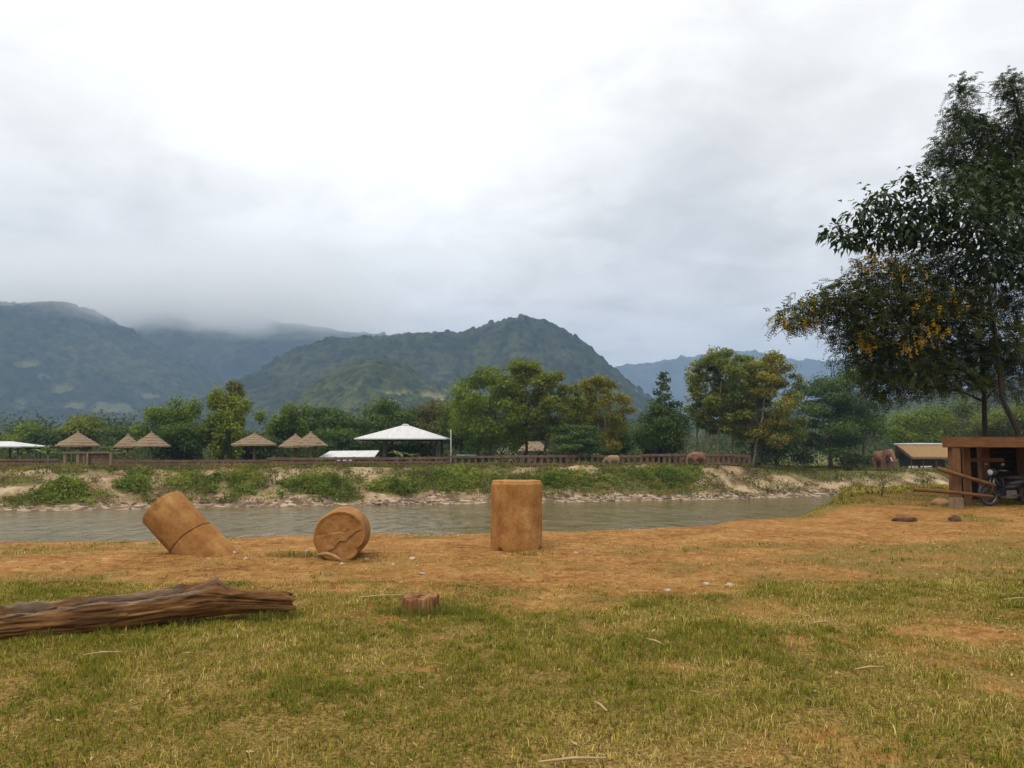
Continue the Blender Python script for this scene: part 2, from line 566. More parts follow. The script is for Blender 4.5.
xs = grow(0, 0.07, 1.0, 9.0)[:-1] + grow(9.0, 0.12, 1.022, 60)[:-1] + grow(60, 1.6, 1.16, 6500)
xs = sorted(set([-v for v in xs] + xs))
ys = [-v for v in reversed(grow(0.6, 1.0, 1.35, 400))] + grow(-0.5, 0.25, 1.0, 3.0)[:-1] + grow(3.0, 0.06, 1.004, 16)[:-1] + grow(16, 0.15, 1.01, 30)[:-1] + \
    grow(30, 0.7, 1.01, 60)[:-1] + grow(60, 0.35, 1.0, 100)[:-1] + grow(100, 1.0, 1.1, 7000)
xs = np.array(xs); ys = np.array(ys)
GX, GY = np.meshgrid(xs, ys)
GZ = ground_z(GX, GY)
# zones: R grass, G pebbles, B far meadow
e_ = edge_y(GX); s_ = GY - shore_y(GX)
zr = np.where((GY < e_ + 3) | ((GX / np.maximum(GY, 1) > .34) & (GY < 58)), grass_amount(GX, GY, False), 0)
zg = np.where(s_ > -3, (1 - sstep(0.8, 4.2, s_ + (fbm(GX * 0.5, GY * 0.5, 71, 3) - 0.5) * 4)), 0)
zb = np.where(s_ > 1, np.maximum(bank_green(GX, GY, GZ) * (GY < 110), sstep(11, 16, s_) * (0.55 + 0.4 * fbm(GX * 0.2, GY * 0.2, 73, 3))), 0)
rt = sstep(24, 30, GX) * (s_ > 1)
zb = np.maximum(zb, rt * sstep(2.5, 9, s_) * (1 - sstep(18, 26, s_)) * (0.35 + 0.7 * fbm(GX * 0.25, GY * 0.6, 75, 3)))
zb = zb * (1 - 0.9 * np.exp(-((s_ - 12.5) / 1.0) ** 2) * (GX > 20))
ny, nx = GX.shape
idx = np.arange(nx * ny).reshape(ny, nx)
quads = np.stack([idx[:-1, :-1], idx[:-1, 1:], idx[1:, 1:], idx[1:, :-1]], -1).reshape(-1, 4)


def ground_mat():
    m, nt, N, L = new_mat('earth')
    out = nd(N, 'ShaderNodeOutputMaterial')
    bs = nd(N, 'ShaderNodeBsdfPrincipled'); bs.inputs['Roughness'].default_value = 0.95; bs.inputs['Specular IOR Level'].default_value = 0.1
    L.new(bs.outputs[0], out.inputs[0])
    g = nd(N, 'ShaderNodeNewGeometry')
    a = nd(N, 'ShaderNodeAttribute'); a.attribute_name = 'tint'
    sep = nd(N, 'ShaderNodeSeparateColor'); L.new(a.outputs['Color'], sep.inputs[0])

    def noise(s, d=6, r=0.6):
        n = nd(N, 'ShaderNodeTexNoise'); n.inputs['Scale'].default_value = s; n.inputs['Detail'].default_value = d; n.inputs['Roughness'].default_value = r
        L.new(g.outputs['Position'], n.inputs['Vector']); return n
    nbig = noise(0.9, 6); nmid = noise(6, 6, .65); nfine = noise(38, 4, .7)
    soil = ramp(N, [(0.36, (0.10, 0.042, 0.012)), (0.45, (0.205, 0.092, 0.024)), (0.54, (0.28, 0.14, 0.040)), (0.66, (0.38, 0.225, 0.088))])
    mixn = nd(N, 'ShaderNodeMath', operation='MULTIPLY_ADD'); L.new(nmid.outputs['Fac'], mixn.inputs[0]); mixn.inputs[1].default_value = 0.6
    sc_ = nd(N, 'ShaderNodeMath', operation='MULTIPLY'); L.new(nbig.outputs['Fac'], sc_.inputs[0]); sc_.inputs[1].default_value = 0.42
    L.new(sc_.outputs[0], mixn.inputs[2])
    L.new(mixn.outputs[0], soil.inputs[0])
    grs = ramp(N, [(0.34, (0.04, 0.022, 0.007)), (0.47, (0.14, 0.09, 0.022)), (0.58, (0.23, 0.15, 0.04)), (0.7, (0.36, 0.235, 0.085))])
    L.new(nfine.outputs['Fac'], grs.inputs[0])

    def mask(ch, lo, hi, nz, amt):
        s = nd(N, 'ShaderNodeMath', operation='SUBTRACT'); L.new(nz, s.inputs[0]); s.inputs[1].default_value = 0.5
        k = nd(N, 'ShaderNodeMath', operation='MULTIPLY_ADD'); L.new(s.outputs[0], k.inputs[0]); k.inputs[1].default_value = amt; L.new(sep.outputs[ch], k.inputs[2])
        mr = nd(N, 'ShaderNodeMapRange'); mr.interpolation_type = 'SMOOTHSTEP'
        mr.inputs[1].default_value = lo; mr.inputs[2].default_value = hi
        L.new(k.outputs[0], mr.inputs[0]); return mr.outputs[0]

    def mix(f, c1, c2):
        x = nd(N, 'ShaderNodeMix'); x.data_type = 'RGBA'
        L.new(f, x.inputs[0]); L.new(c1, x.inputs[6]); L.new(c2, x.inputs[7]); return x.outputs[2]
    # far bank soil is paler, pinkish sand
    sepP = nd(N, 'ShaderNodeSeparateXYZ'); L.new(g.outputs['Position'], sepP.inputs[0])
    far = nd(N, 'ShaderNodeMapRange'); far.inputs[1].default_value = 38; far.inputs[2].default_value = 50; L.new(sepP.outputs['Y'], far.inputs[0])
    nb2 = noise(0.35, 8, .7)
    sand = ramp(N, [(0.37, (0.10, 0.064, 0.034)), (0.46, (0.21, 0.142, 0.078)), (0.54, (0.30, 0.215, 0.125)), (0.65, (0.42, 0.325, 0.21))])
    L.new(nb2.outputs['Fac'], sand.inputs[0])
    gr = ramp(N, [(0.36, (.62, .58, .54)), (0.5, (1, 1, 1)), (0.66, (1.28, 1.3, 1.36))])
    ngr = noise(17, 6, .75); L.new(ngr.outputs['Fac'], gr.inputs[0])
    sg = nd(N, 'ShaderNodeMix'); sg.data_type = 'RGBA'; sg.blend_type = 'MULTIPLY'; sg.inputs[0].default_value = 1
    L.new(soil.outputs[0], sg.inputs[6]); L.new(gr.outputs[0], sg.inputs[7])
    c = mix(far.outputs[0], sg.outputs[2], sand.outputs[0])
    c = mix(mask(0, 0.25, 0.75, nmid.outputs['Fac'], 0.9), c, grs.outputs[0])
    # pebble strip
    vo = nd(N, 'ShaderNodeTexVoronoi'); vo.inputs['Scale'].default_value = 2.2; L.new(g.outputs['Position'], vo.inputs['Vector'])
    sepv = nd(N, 'ShaderNodeSeparateColor'); L.new(vo.outputs['Color'], sepv.inputs[0])
    peb = ramp(N, [(0.2, (0.10, 0.065, 0.04)), (0.6, (0.2, 0.135, 0.085)), (0.95, (0.36, 0.28, 0.2))])
    L.new(sepv.outputs[0], peb.inputs[0])
    c = mix(mask(1, 0.3, 0.7, nb2.outputs['Fac'], 0.6), c, peb.outputs[0])
    nb3 = noise(0.8, 7, .7)
    mead = ramp(N, [(0.3, (0.06, 0.07, 0.018)), (0.5, (0.12, 0.12, 0.035)), (0.7, (0.2, 0.16, 0.065))])
    L.new(nb3.outputs['Fac'], mead.inputs[0])
    c = mix(mask(2, 0.3, 0.7, nb3.outputs['Fac'], 0.7), c, mead.outputs[0])
    L.new(c, bs.inputs['Base Color'])
    bsum = nd(N, 'ShaderNodeMath', operation='MULTIPLY_ADD'); L.new(nfine.outputs['Fac'], bsum.inputs[0]); bsum.inputs[1].default_value = 0.35; L.new(nmid.outputs['Fac'], bsum.inputs[2])
    b = nd(N, 'ShaderNodeBump'); b.inputs['Strength'].default_value = 0.7; b.inputs['Distance'].default_value = 0.06
    L.new(bsum.outputs[0], b.inputs['Height']); L.new(b.outputs[0], bs.inputs['Normal'])
    return m


ground = np_mesh('ground', np.stack([GX, GY, GZ], -1).reshape(-1, 3), [quads], ground_mat(),
                 tint=np.stack([zr, zg, zb], -1).reshape(-1, 3), smooth=True)
tag(ground, kind='structure')


# ------------------------------------------------------------------ river
def water_mat():
    m, nt, N, L = new_mat('river_water')
    out = nd(N, 'ShaderNodeOutputMaterial')
    bs = nd(N, 'ShaderNodeBsdfPrincipled')
    bs.inputs['Base Color'].default_value = (0.115, 0.09, 0.036, 1)
    bs.inputs['Roughness'].default_value = 0.12
    bs.inputs['Specular IOR Level'].default_value = 0.3
    g = nd(N, 'ShaderNodeNewGeometry')
    mp = nd(N, 'ShaderNodeMapping'); mp.inputs['Scale'].default_value = (0.8, 0.3, 1); mp.inputs['Rotation'].default_value = (0, 0, R(-8))
    L.new(g.outputs['Position'], mp.inputs[0])
    n1 = nd(N, 'ShaderNodeTexNoise'); n1.inputs['Scale'].default_value = 1.3; n1.inputs['Detail'].default_value = 5; n1.inputs['Roughness'].default_value = .6; n1.inputs['Distortion'].default_value = 0.6
    L.new(mp.outputs[0], n1.inputs['Vector'])
    mp2 = nd(N, 'ShaderNodeMapping'); mp2.inputs['Scale'].default_value = (0.08, 0.2, 1)
    L.new(g.outputs['Position'], mp2.inputs[0])
    n2 = nd(N, 'ShaderNodeTexNoise'); n2.inputs['Scale'].default_value = 1.0; n2.inputs['Detail'].default_value = 3
    L.new(mp2.outputs[0], n2.inputs['Vector'])
    mr = nd(N, 'ShaderNodeMapRange'); mr.inputs[1].default_value = 0.35; mr.inputs[2].default_value = 0.65; mr.inputs[3].default_value = 0.35; mr.inputs[4].default_value = 1.0
    L.new(n2.outputs['Fac'], mr.inputs[0])
    b = nd(N, 'ShaderNodeBump'); b.inputs['Distance'].default_value = 0.6
    L.new(mr.outputs[0], b.inputs['Strength'])
    L.new(n1.outputs['Fac'], b.inputs['Height']); L.new(b.outputs[0], bs.inputs['Normal'])
    L.new(bs.outputs[0], out.inputs[0])
    return m


rv = [(-400, -40, WATER), (400, -40, WATER), (400, 170, WATER), (-400, 170, WATER)]
riv = MB().add(rv, [(0, 1, 2, 3)]).build('river', water_mat())
tag(riv, kind='structure')


# ------------------------------------------------------------------ hills
def hill(name, Y, prof, x_px, depth_front, depth_back, step, cell, crown_h, seed, spur, tones, clear=(), flat_clear=0.0):
    """a wooded ridge at distance Y whose skyline is given by photo rows"""
    px = np.array([p[0] for p in prof], float); py = np.array([p[1] for p in prof], float)
    k = Y / F
    x0, x1 = (x_px[0] - 512) * k, (x_px[1] - 512) * k
    X = np.arange(x0, x1, step); Yv = np.arange(Y - depth_front, Y + depth_back, step)
    GX, GY = np.meshgrid(X, Yv)
    base = 0.006 * np.clip(GY - 130, 0, 6000) - 6.0
    pxx = 512 + GX / k
    H = EYE + (HOR - np.interp(pxx, px, py)) * k
    u = (GY - Y) / np.where(GY < Y, depth_front, depth_back)
    warp = (fbm(GX / (spur * 1.0), GY / (spur * 2.2), seed, 4) - 0.5)
    prof_ = np.where(u < 0, 1 - sstep(0.0, 1.0, -u) * 1.0, 1 - u * u * 0.5)
    prof_ = np.clip(prof_ + warp * 0.55 * np.clip(1 - np.abs(prof_ - 0.5) * 2, 0, 1) , 0, 1.0)
    Z = base + np.maximum(H - base - crown_h * 0.6, 0) * prof_
    Z = Z + (fbm(GX / (spur * .25), GY / (spur * .25), seed + 9, 3) - .5) * spur * 0.06
    c1, id1 = crowns(GX, GY, cell, seed + 100)
    c2, id2 = crowns(GX + 3, GY + 5, cell * 0.55, seed + 200)
    dens = sstep(0.22, 0.45, fbm(GX / (cell * 7), GY / (cell * 7), seed + 300, 3))
    cl = np.zeros_like(GX)
    # clearings
    k2 = F / GY
    cpx = 512 + GX * k2; cpy = HOR - (Z - EYE) * k2
    for (cx, cy, hw, hh) in clear:
        q = ((cpx - cx) / hw) ** 2 + ((cpy - cy) / hh) ** 2 + (fbm(GX / 25, GY / 25, seed + 5, 3) - .5) * 2.6
        cl = np.maximum(cl, 1 - sstep(0.6, 1.1, q))
    dens = dens * (1 - 0.95 * cl)
    bump = np.maximum(c1, c2 * 0.65)
    Z = Z + crown_h * bump * (0.35 + 0.65 * dens) + crown_h * .5 * (_hash(np.floor(GX / cell), np.floor(GY / cell), seed + 77) > .93) * bump
    Tn = np.array(tones)   # dark, mid, light, clearing
    r = np.clip(0.85 * np.where(c1 > c2 * .65, id1, id2) - .1 + 0.7 * (fbm(GX / (cell * 9), GY / (cell * 9), seed + 400, 3) - 0.25), 0, 1)[..., None]
    T = np.where(r < .5, Tn[0] + (Tn[1] - Tn[0]) * r * 2, Tn[1] + (Tn[2] - Tn[1]) * (r - .5) * 2)
    T = T + (Tn[3] - T) * (cl * (0.7 + .3 * id2))[..., None]
    ny, nx = GX.shape
    idx = np.arange(nx * ny).reshape(ny, nx)
    q = np.stack([idx[:-1, :-1], idx[:-1, 1:], idx[1:, 1:], idx[1:, :-1]], -1).reshape(-1, 4)
    o = np_mesh(name, np.stack([GX, GY, Z], -1).reshape(-1, 3), [q], M['forest'], tint=T.reshape(-1, 3), smooth=True)
    return tag(o, kind='structure')


FT = [(0.007, 0.014, 0.007), (0.020, 0.028, 0.012), (0.055, 0.062, 0.026), (0.09, 0.095, 0.042)]  # forest tones lowered, cloud shade put into the colour
hill('mountain', 1300, [(150, 440), (220, 415), (265, 375), (300, 350), (335, 340), (370, 337), (400, 337), (415, 336), (440, 334), (470, 332), (490, 326), (505, 320), (525, 317), (545, 321), (565, 332), (585, 347), (600, 360), (615, 374), (630, 388), (660, 410), (720, 440), (800, 448)],
     (130, 760), 480, 260, 2.5, 10, 10, 7, 170, FT, clear=[(650, 395, 14, 4)])
hill('mountain', 1750, [(-260, 318), (-120, 308), (0, 306), (60, 305), (82, 307), (108, 322), (150, 344), (190, 362), (240, 392), (300, 425), (360, 445)],
     (-330, 380), 760, 300, 3.6, 13, 12, 17, 230, FT, clear=[(22, 366, 16, 4), (60, 392, 10, 4), (112, 409, 24, 5), (20, 405, 7, 6), (75, 408, 9, 4), (150, 398, 9, 3), (40, 380, 8, 3)])
hill('mountain', 2500, [(-150, 340), (60, 326), (100, 314), (150, 300), (200, 302), (250, 314), (290, 326), (330, 329), (370, 334), (400, 337), (430, 345), (480, 360), (560, 390), (680, 420)],
     (20, 600), 900, 300, 6.5, 22, 17, 27, 300, FT, clear=[(265, 382, 22, 8)])
hill('foothill', 820, [(270, 445), (300, 412), (315, 394), (328, 377), (345, 366), (365, 360), (385, 358), (405, 366), (425, 381), (450, 392), (480, 402), (520, 420), (560, 436)],
     (230, 570), 260, 150, 1.6, 8, 7, 37, 110, [(0.016, 0.026, 0.011), (0.036, 0.047, 0.018), (0.07, 0.076, 0.028), (0.15, 0.145, 0.06)], clear=[(398, 396, 20, 4), (432, 399, 20, 4), (385, 405, 14, 3)])
hill('mountain', 3800, [(480, 395), (560, 385), (620, 366), (650, 363), (690, 358), (720, 352), (760, 352), (790, 360), (830, 364), (880, 352), (950, 345), (1040, 340), (1200, 335)],
     (420, 1300), 900, 300, 14, 40, 26, 47, 480, FT)
hill('hill', 620, [(640, 430), (700, 425), (780, 420), (860, 405), (930, 392), (1000, 384), (1100, 375), (1300, 365)],
     (640, 1400), 260, 120, 2.0, 8, 7, 57, 120, FT)

# mist lying on the left ridge
def mist_mat():
    m, nt, N, L = new_mat('mist')
    out = nd(N, 'ShaderNodeOutputMaterial')
    v = nd(N, 'ShaderNodeVolumePrincipled')
    v.inputs['Color'].default_value = (0.985, 0.987, 0.99, 1)
    v.inputs['Anisotropy'].default_value = 0.2
    g = nd(N, 'ShaderNodeTexCoord')
    sp = nd(N, 'ShaderNodeSeparateXYZ'); L.new(g.outputs['Object'], sp.inputs[0])
    mp = nd(N, 'ShaderNodeMapping'); mp.inputs['Scale'].default_value = (.006, .004, .012); L.new(g.outputs['Object'], mp.inputs[0])
    n = nd(N, 'ShaderNodeTexNoise'); n.inputs['Scale'].default_value = 1.0; n.inputs['Detail'].default_value = 5; n.inputs['Roughness'].default_value = .6
    L.new(mp.outputs[0], n.inputs['Vector'])

    def mr(src, a, b, c=0.0, d=1.0):
        q = nd(N, 'ShaderNodeMapRange'); q.interpolation_type = 'SMOOTHSTEP'
        q.inputs[1].default_value = a; q.inputs[2].default_value = b; q.inputs[3].default_value = c; q.inputs[4].default_value = d
        L.new(src, q.inputs[0]); return q.outputs[0]

    def ma(op, a, b):
        q = nd(N, 'ShaderNodeMath', operation=op)
        for i, x in enumerate((a, b)):
            if isinstance(x, (int, float)): q.inputs[i].default_value = x
            else: L.new(x, q.inputs[i])
        return q.outputs[0]
    # height above the sloping cloud base, shifted by noise
    h = ma('SUBTRACT', sp.outputs['Z'], ma('MULTIPLY', ma('SUBTRACT', sp.outputs['Y'], 1750.0), .085))
    h = ma('ADD', h, ma('MULTIPLY', ma('SUBTRACT', n.outputs['Fac'], .5), 190.0))
    d = ma('MULTIPLY', mr(h, 262.0, 335.0), mr(h, 520.0, 420.0))
    d = ma('MULTIPLY', d, ma('MULTIPLY', mr(sp.outputs['X'], -230.0, -620.0), mr(sp.outputs['Y'], 1450.0, 1750.0)))
    d = ma('MULTIPLY', d, mr(n.outputs['Fac'], .25, .5))
    d = ma('MULTIPLY', d, mr(sp.outputs['Z'], 598.0, 540.0))
    L.new(ma('MULTIPLY', d,   .0055), v.inputs['Density'])
    L.new(v.outputs[0], out.inputs['Volume'])
    return m


mo = MB().box((-1010, 2100, 425), (1620, 1300, 350)).build('mist', mist_mat())
tag(mo, 'white mist lying along the tops of the left mountain ridge', 'mist', kind='stuff')

# ------------------------------------------------------------------ foliage
def unit(n):
    v = rng.normal(size=(n, 3)); return v / np.linalg.norm(v, axis=1, keepdims=True)


def leaf_quads(P, Nrm, size, asp=0.5, tints=None, droop=0.0):
    """rhombus leaves; P (n,3), Nrm (n,3), size (n,)"""
    n = len(P)
    a = np.cross(Nrm, unit(n)); a /= np.maximum(np.linalg.norm(a, axis=1, keepdims=True), 1e-6)
    if droop: 
        a[:, 2] -= droop; a /= np.linalg.norm(a, axis=1, keepdims=True)
    b = np.cross(Nrm, a); b /= np.maximum(np.linalg.norm(b, axis=1, keepdims=True), 1e-6)
    s = size[:, None]
    V = np.stack([P - a * s * .5, P + b * s * asp * .5, P + a * s * .5, P - b * s * asp * .5], 1).reshape(-1, 3)
    Fq = np.arange(4 * n).reshape(n, 4)
    T = np.repeat(tints, 4, axis=0) if tints is not None else None
    return V, Fq, T


def clump_points(c, r, n, shell=0.5):
    d = unit(n)
    rad = (shell + (1 - shell) * rng.random(n)) ** 0.8 * (1 + .28 * rng.random(n) ** 3)
    rad = np.where(rng.random(n) < 0.25, rng.random(n) ** .5, rad)
    P = np.array(c) + d * np.array(r) * rad[:, None]
    # ragged outline
    P += rng.normal(size=(n, 3)) * np.array(r) * 0.27
    return P, d


def crown_from_clumps(clumps, n, size, t0, t1, up=0.5, asp=0.5, jit=0.18):
    """clumps: list of (centre, radii). returns V,F,T"""
    vol = np.array([(c[1][0] * c[1][1] * c[1][2]) ** (2 / 3) for c in clumps]); vol = vol / vol.sum()
    Vs, Fs, Ts = [], [], []; b = 0
    t0 = np.array(t0); t1 = np.array(t1)
    for (c, r), w in zip(clumps, vol):
        k = max(int(n * w), 12)
        P, d = clump_points(c, r, k)
        Nn = d * 0.6 + np.array([0, 0, up]) + unit(k) * 0.7
        Nn /= np.linalg.norm(Nn, axis=1, keepdims=True)
        q = np.clip(rng.random() * 0.8 + rng.normal(size=k) * 0.22 + 0.1, 0, 1)[:, None]
        T = (t0 + (t1 - t0) * q) * (1 + rng.normal(size=(k, 1)) * jit)
        V, Fq, T = leaf_quads(P, Nn, size * (0.6 + 0.8 * rng.random(k)), asp, np.clip(T, 0.004, 1))
        Vs.append(V); Fs.append(Fq + b); Ts.append(T); b += len(V)
    return np.concatenate(Vs), np.concatenate(Fs), np.concatenate(Ts)


def branch_pts(a, b, sag=0.1, n=6, wig=0.05):
    a = Vector(a); b = Vector(b); L = (b - a).length
    out = []
    for i in range(n + 1):
        t = i / n
        p = a.lerp(b, t)
        p.z += L * sag * math.sin(PI * t)
        if 0 < i < n: p += Vector([random.uniform(-wig, wig) * L for _ in range(3)])
        out.append(p)
    return out


def tree(name, label, px, y, top, half, low, style, t0, t1, n=6000, leaf=0.34, trunk_r=0.16, trunk=None, group=None, bark='bark', base=None, blossom=None, lean=0.0, cat='tree'):
    s = y / F
    x = (px - 512) * s * 1.0
    z0 = gz(x, y)
    ztop = EYE + (HOR - top) * s
    zlow = EYE + (HOR - low) * s
    W = half * s
    H = ztop - zlow
    tx = ((trunk if trunk is not None else px) - 512) * s
    o = thing(name, (tx, y, z0), label, cat, group)
    cz = (ztop + zlow) / 2 - z0
    cx = x - tx
    clumps = []
    if style == 'round':
        m = 26
        for i in range(m):
            d = unit(1)[0]; rr = 0.45 + 0.4 * random.random()
            r = random.uniform(.22, .36)
            clumps.append(((cx + d[0] * W * rr * .85, d[1] * W * rr * .85, cz + d[2] * H * .5 * rr * .95), (W * r, W * r, min(H * .5, W) * r * .85)))
    elif style == 'layered':
        m = 20
        for i in range(m):
            t = (i + random.random() * .6) / m
            q = i * 2.4 + random.uniform(-.4, .4)
            wr = W * (1 - 0.55 * t ** 2.2) * random.uniform(.35, .85)
            r = W * random.uniform(.26, .42)
            clumps.append(((cx + math.cos(q) * wr, math.sin(q) * wr, cz + H * (t - .5) * .92), (r, r, H * random.uniform(.045, .085))))
    elif style == 'umbrella':
        m = 24
        for i in range(m):
            q = i * 2.4 + random.uniform(-.4, .4); rr = math.sqrt((i + .5) / m)
            r = W * random.uniform(.2, .32)
            zz = cz + H * (.36 - .55 * rr * rr + random.uniform(-.18, .1))
            clumps.append(((cx + math.cos(q) * W * rr * .85, math.sin(q) * W * rr * .85, zz), (r, r, H * random.uniform(.08, .15))))
    elif style == 'cone':
        m = 24
        for i in range(m):
            t = (i + .5) / m
            q = i * 2.4 + random.uniform(-.5, .5)
            ww = W * min(1.0, (1 - t) * 1.35 + .1) * (0.75 + .25 * min(1, t * 5))
            r = max(ww * random.uniform(.38, .55), W * .16)
            clumps.append(((cx + math.cos(q) * ww * random.uniform(.3, .7), math.sin(q) * ww * .55, cz + H * (t - .5) * .96), (r, r, r * .55)))
    elif style == 'open':
        m = 64
        for i in range(m):
            t = (i + .5) / m
            q = i * 2.4 + random.uniform(-.6, .6)
            prof = math.sin(PI * min(1, .2 + t * .74)) ** .6
            wr = W * prof * math.sqrt(random.uniform(.04, .95))
            r = W * random.uniform(.1, .27)
            clumps.append(((cx + math.cos(q) * wr, math.sin(q) * wr, cz + H * (t - .5 + random.uniform(-.06, .06)) * .92), (r, r, r * random.uniform(.4, .85))))
    elif style == 'bamboo':
        m = 26
        for i in range(m):
            q = i * 2.4; rr = math.sqrt(random.random())
            t = random.random()
            r = W * random.uniform(.14, .24)
            clumps.append(((cx + math.cos(q) * W * rr * (.55 + .4 * t), math.sin(q) * W * rr * .5, cz + H * (t - .5) * .85 * (1 - .35 * rr)), (r, r, r * random.uniform(1.1, 1.9))))
    V, Fq, T = crown_from_clumps(clumps, int(n * 1.35), leaf * 1.05, np.array(t0) * np.array((2.1, 2.0, 1.0)), np.array(t1) * np.array((2.3, 2.15, 1.1)))
    np_mesh('crown', V, [Fq], M['leaf'], o, T)
    mb = MB()
    th = cz + H * .12 if style not in ('umbrella',) else cz
    top_p = Vector((cx * .8 + lean, 0, th))
    tp = branch_pts((0, 0, -.15), top_p, 0, 6, .012)
    mb.tube(tp, [trunk_r * (1.25 - .8 * i / 6) * (1.25 if i == 0 else 1) for i in range(7)], 8)
    pick = sorted(clumps, key=lambda c: -abs(c[0][0] - cx))[:14]
    for (c, r) in pick:
        t = random.uniform(.45, .95) if style != 'bamboo' else random.uniform(.0, .3)
        i = t * 6; a = tp[int(i)].lerp(tp[min(int(i) + 1, 6)], i - int(i))
        if a.z > c[2] + .3: a = tp[3]
        rr = trunk_r * (.55 - .3 * t)
        mb.tube(branch_pts(a, c, -.06 if style != 'bamboo' else .05, 4, .03), [rr, rr * .8, rr * .6, rr * .4, rr * .2], 5)
    mb.build('trunk', M[bark], o, True)
    if blossom is not None:
        kk, col0, col1, sel = blossom
        cs = [c for c in clumps if sel(c[0][0] - cx, c[0][2] - cz, W, H)] or clumps[:4]
        V, Fq, T = crown_from_clumps([(c[0], (c[1][0] * 1.05, c[1][1] * 1.05, c[1][2] * 1.08)) for c in cs], kk, leaf * .8, col0, col1, .6, .6, .1)
        np_mesh('blossom', V, [Fq], M['flower'], o, T)
    return o


G_DK = ((0.016, 0.032, 0.012), (0.042, 0.066, 0.022))
G_MID = ((0.03, 0.055, 0.014), (0.08, 0.105, 0.028))
G_OL = ((0.036, 0.052, 0.014), (0.088, 0.102, 0.03))
G_GOLD = ((0.052, 0.056, 0.014), (0.115, 0.108, 0.03))
G_BL = ((0.016, 0.034, 0.02), (0.045, 0.068, 0.038))
G_LT = ((0.06, 0.1, 0.02), (0.13, 0.17, 0.045))
G_BAM = ((0.045, 0.075, 0.016), (0.11, 0.13, 0.03))
G_BRN = ((0.03, 0.032, 0.014), (0.07, 0.066, 0.03))

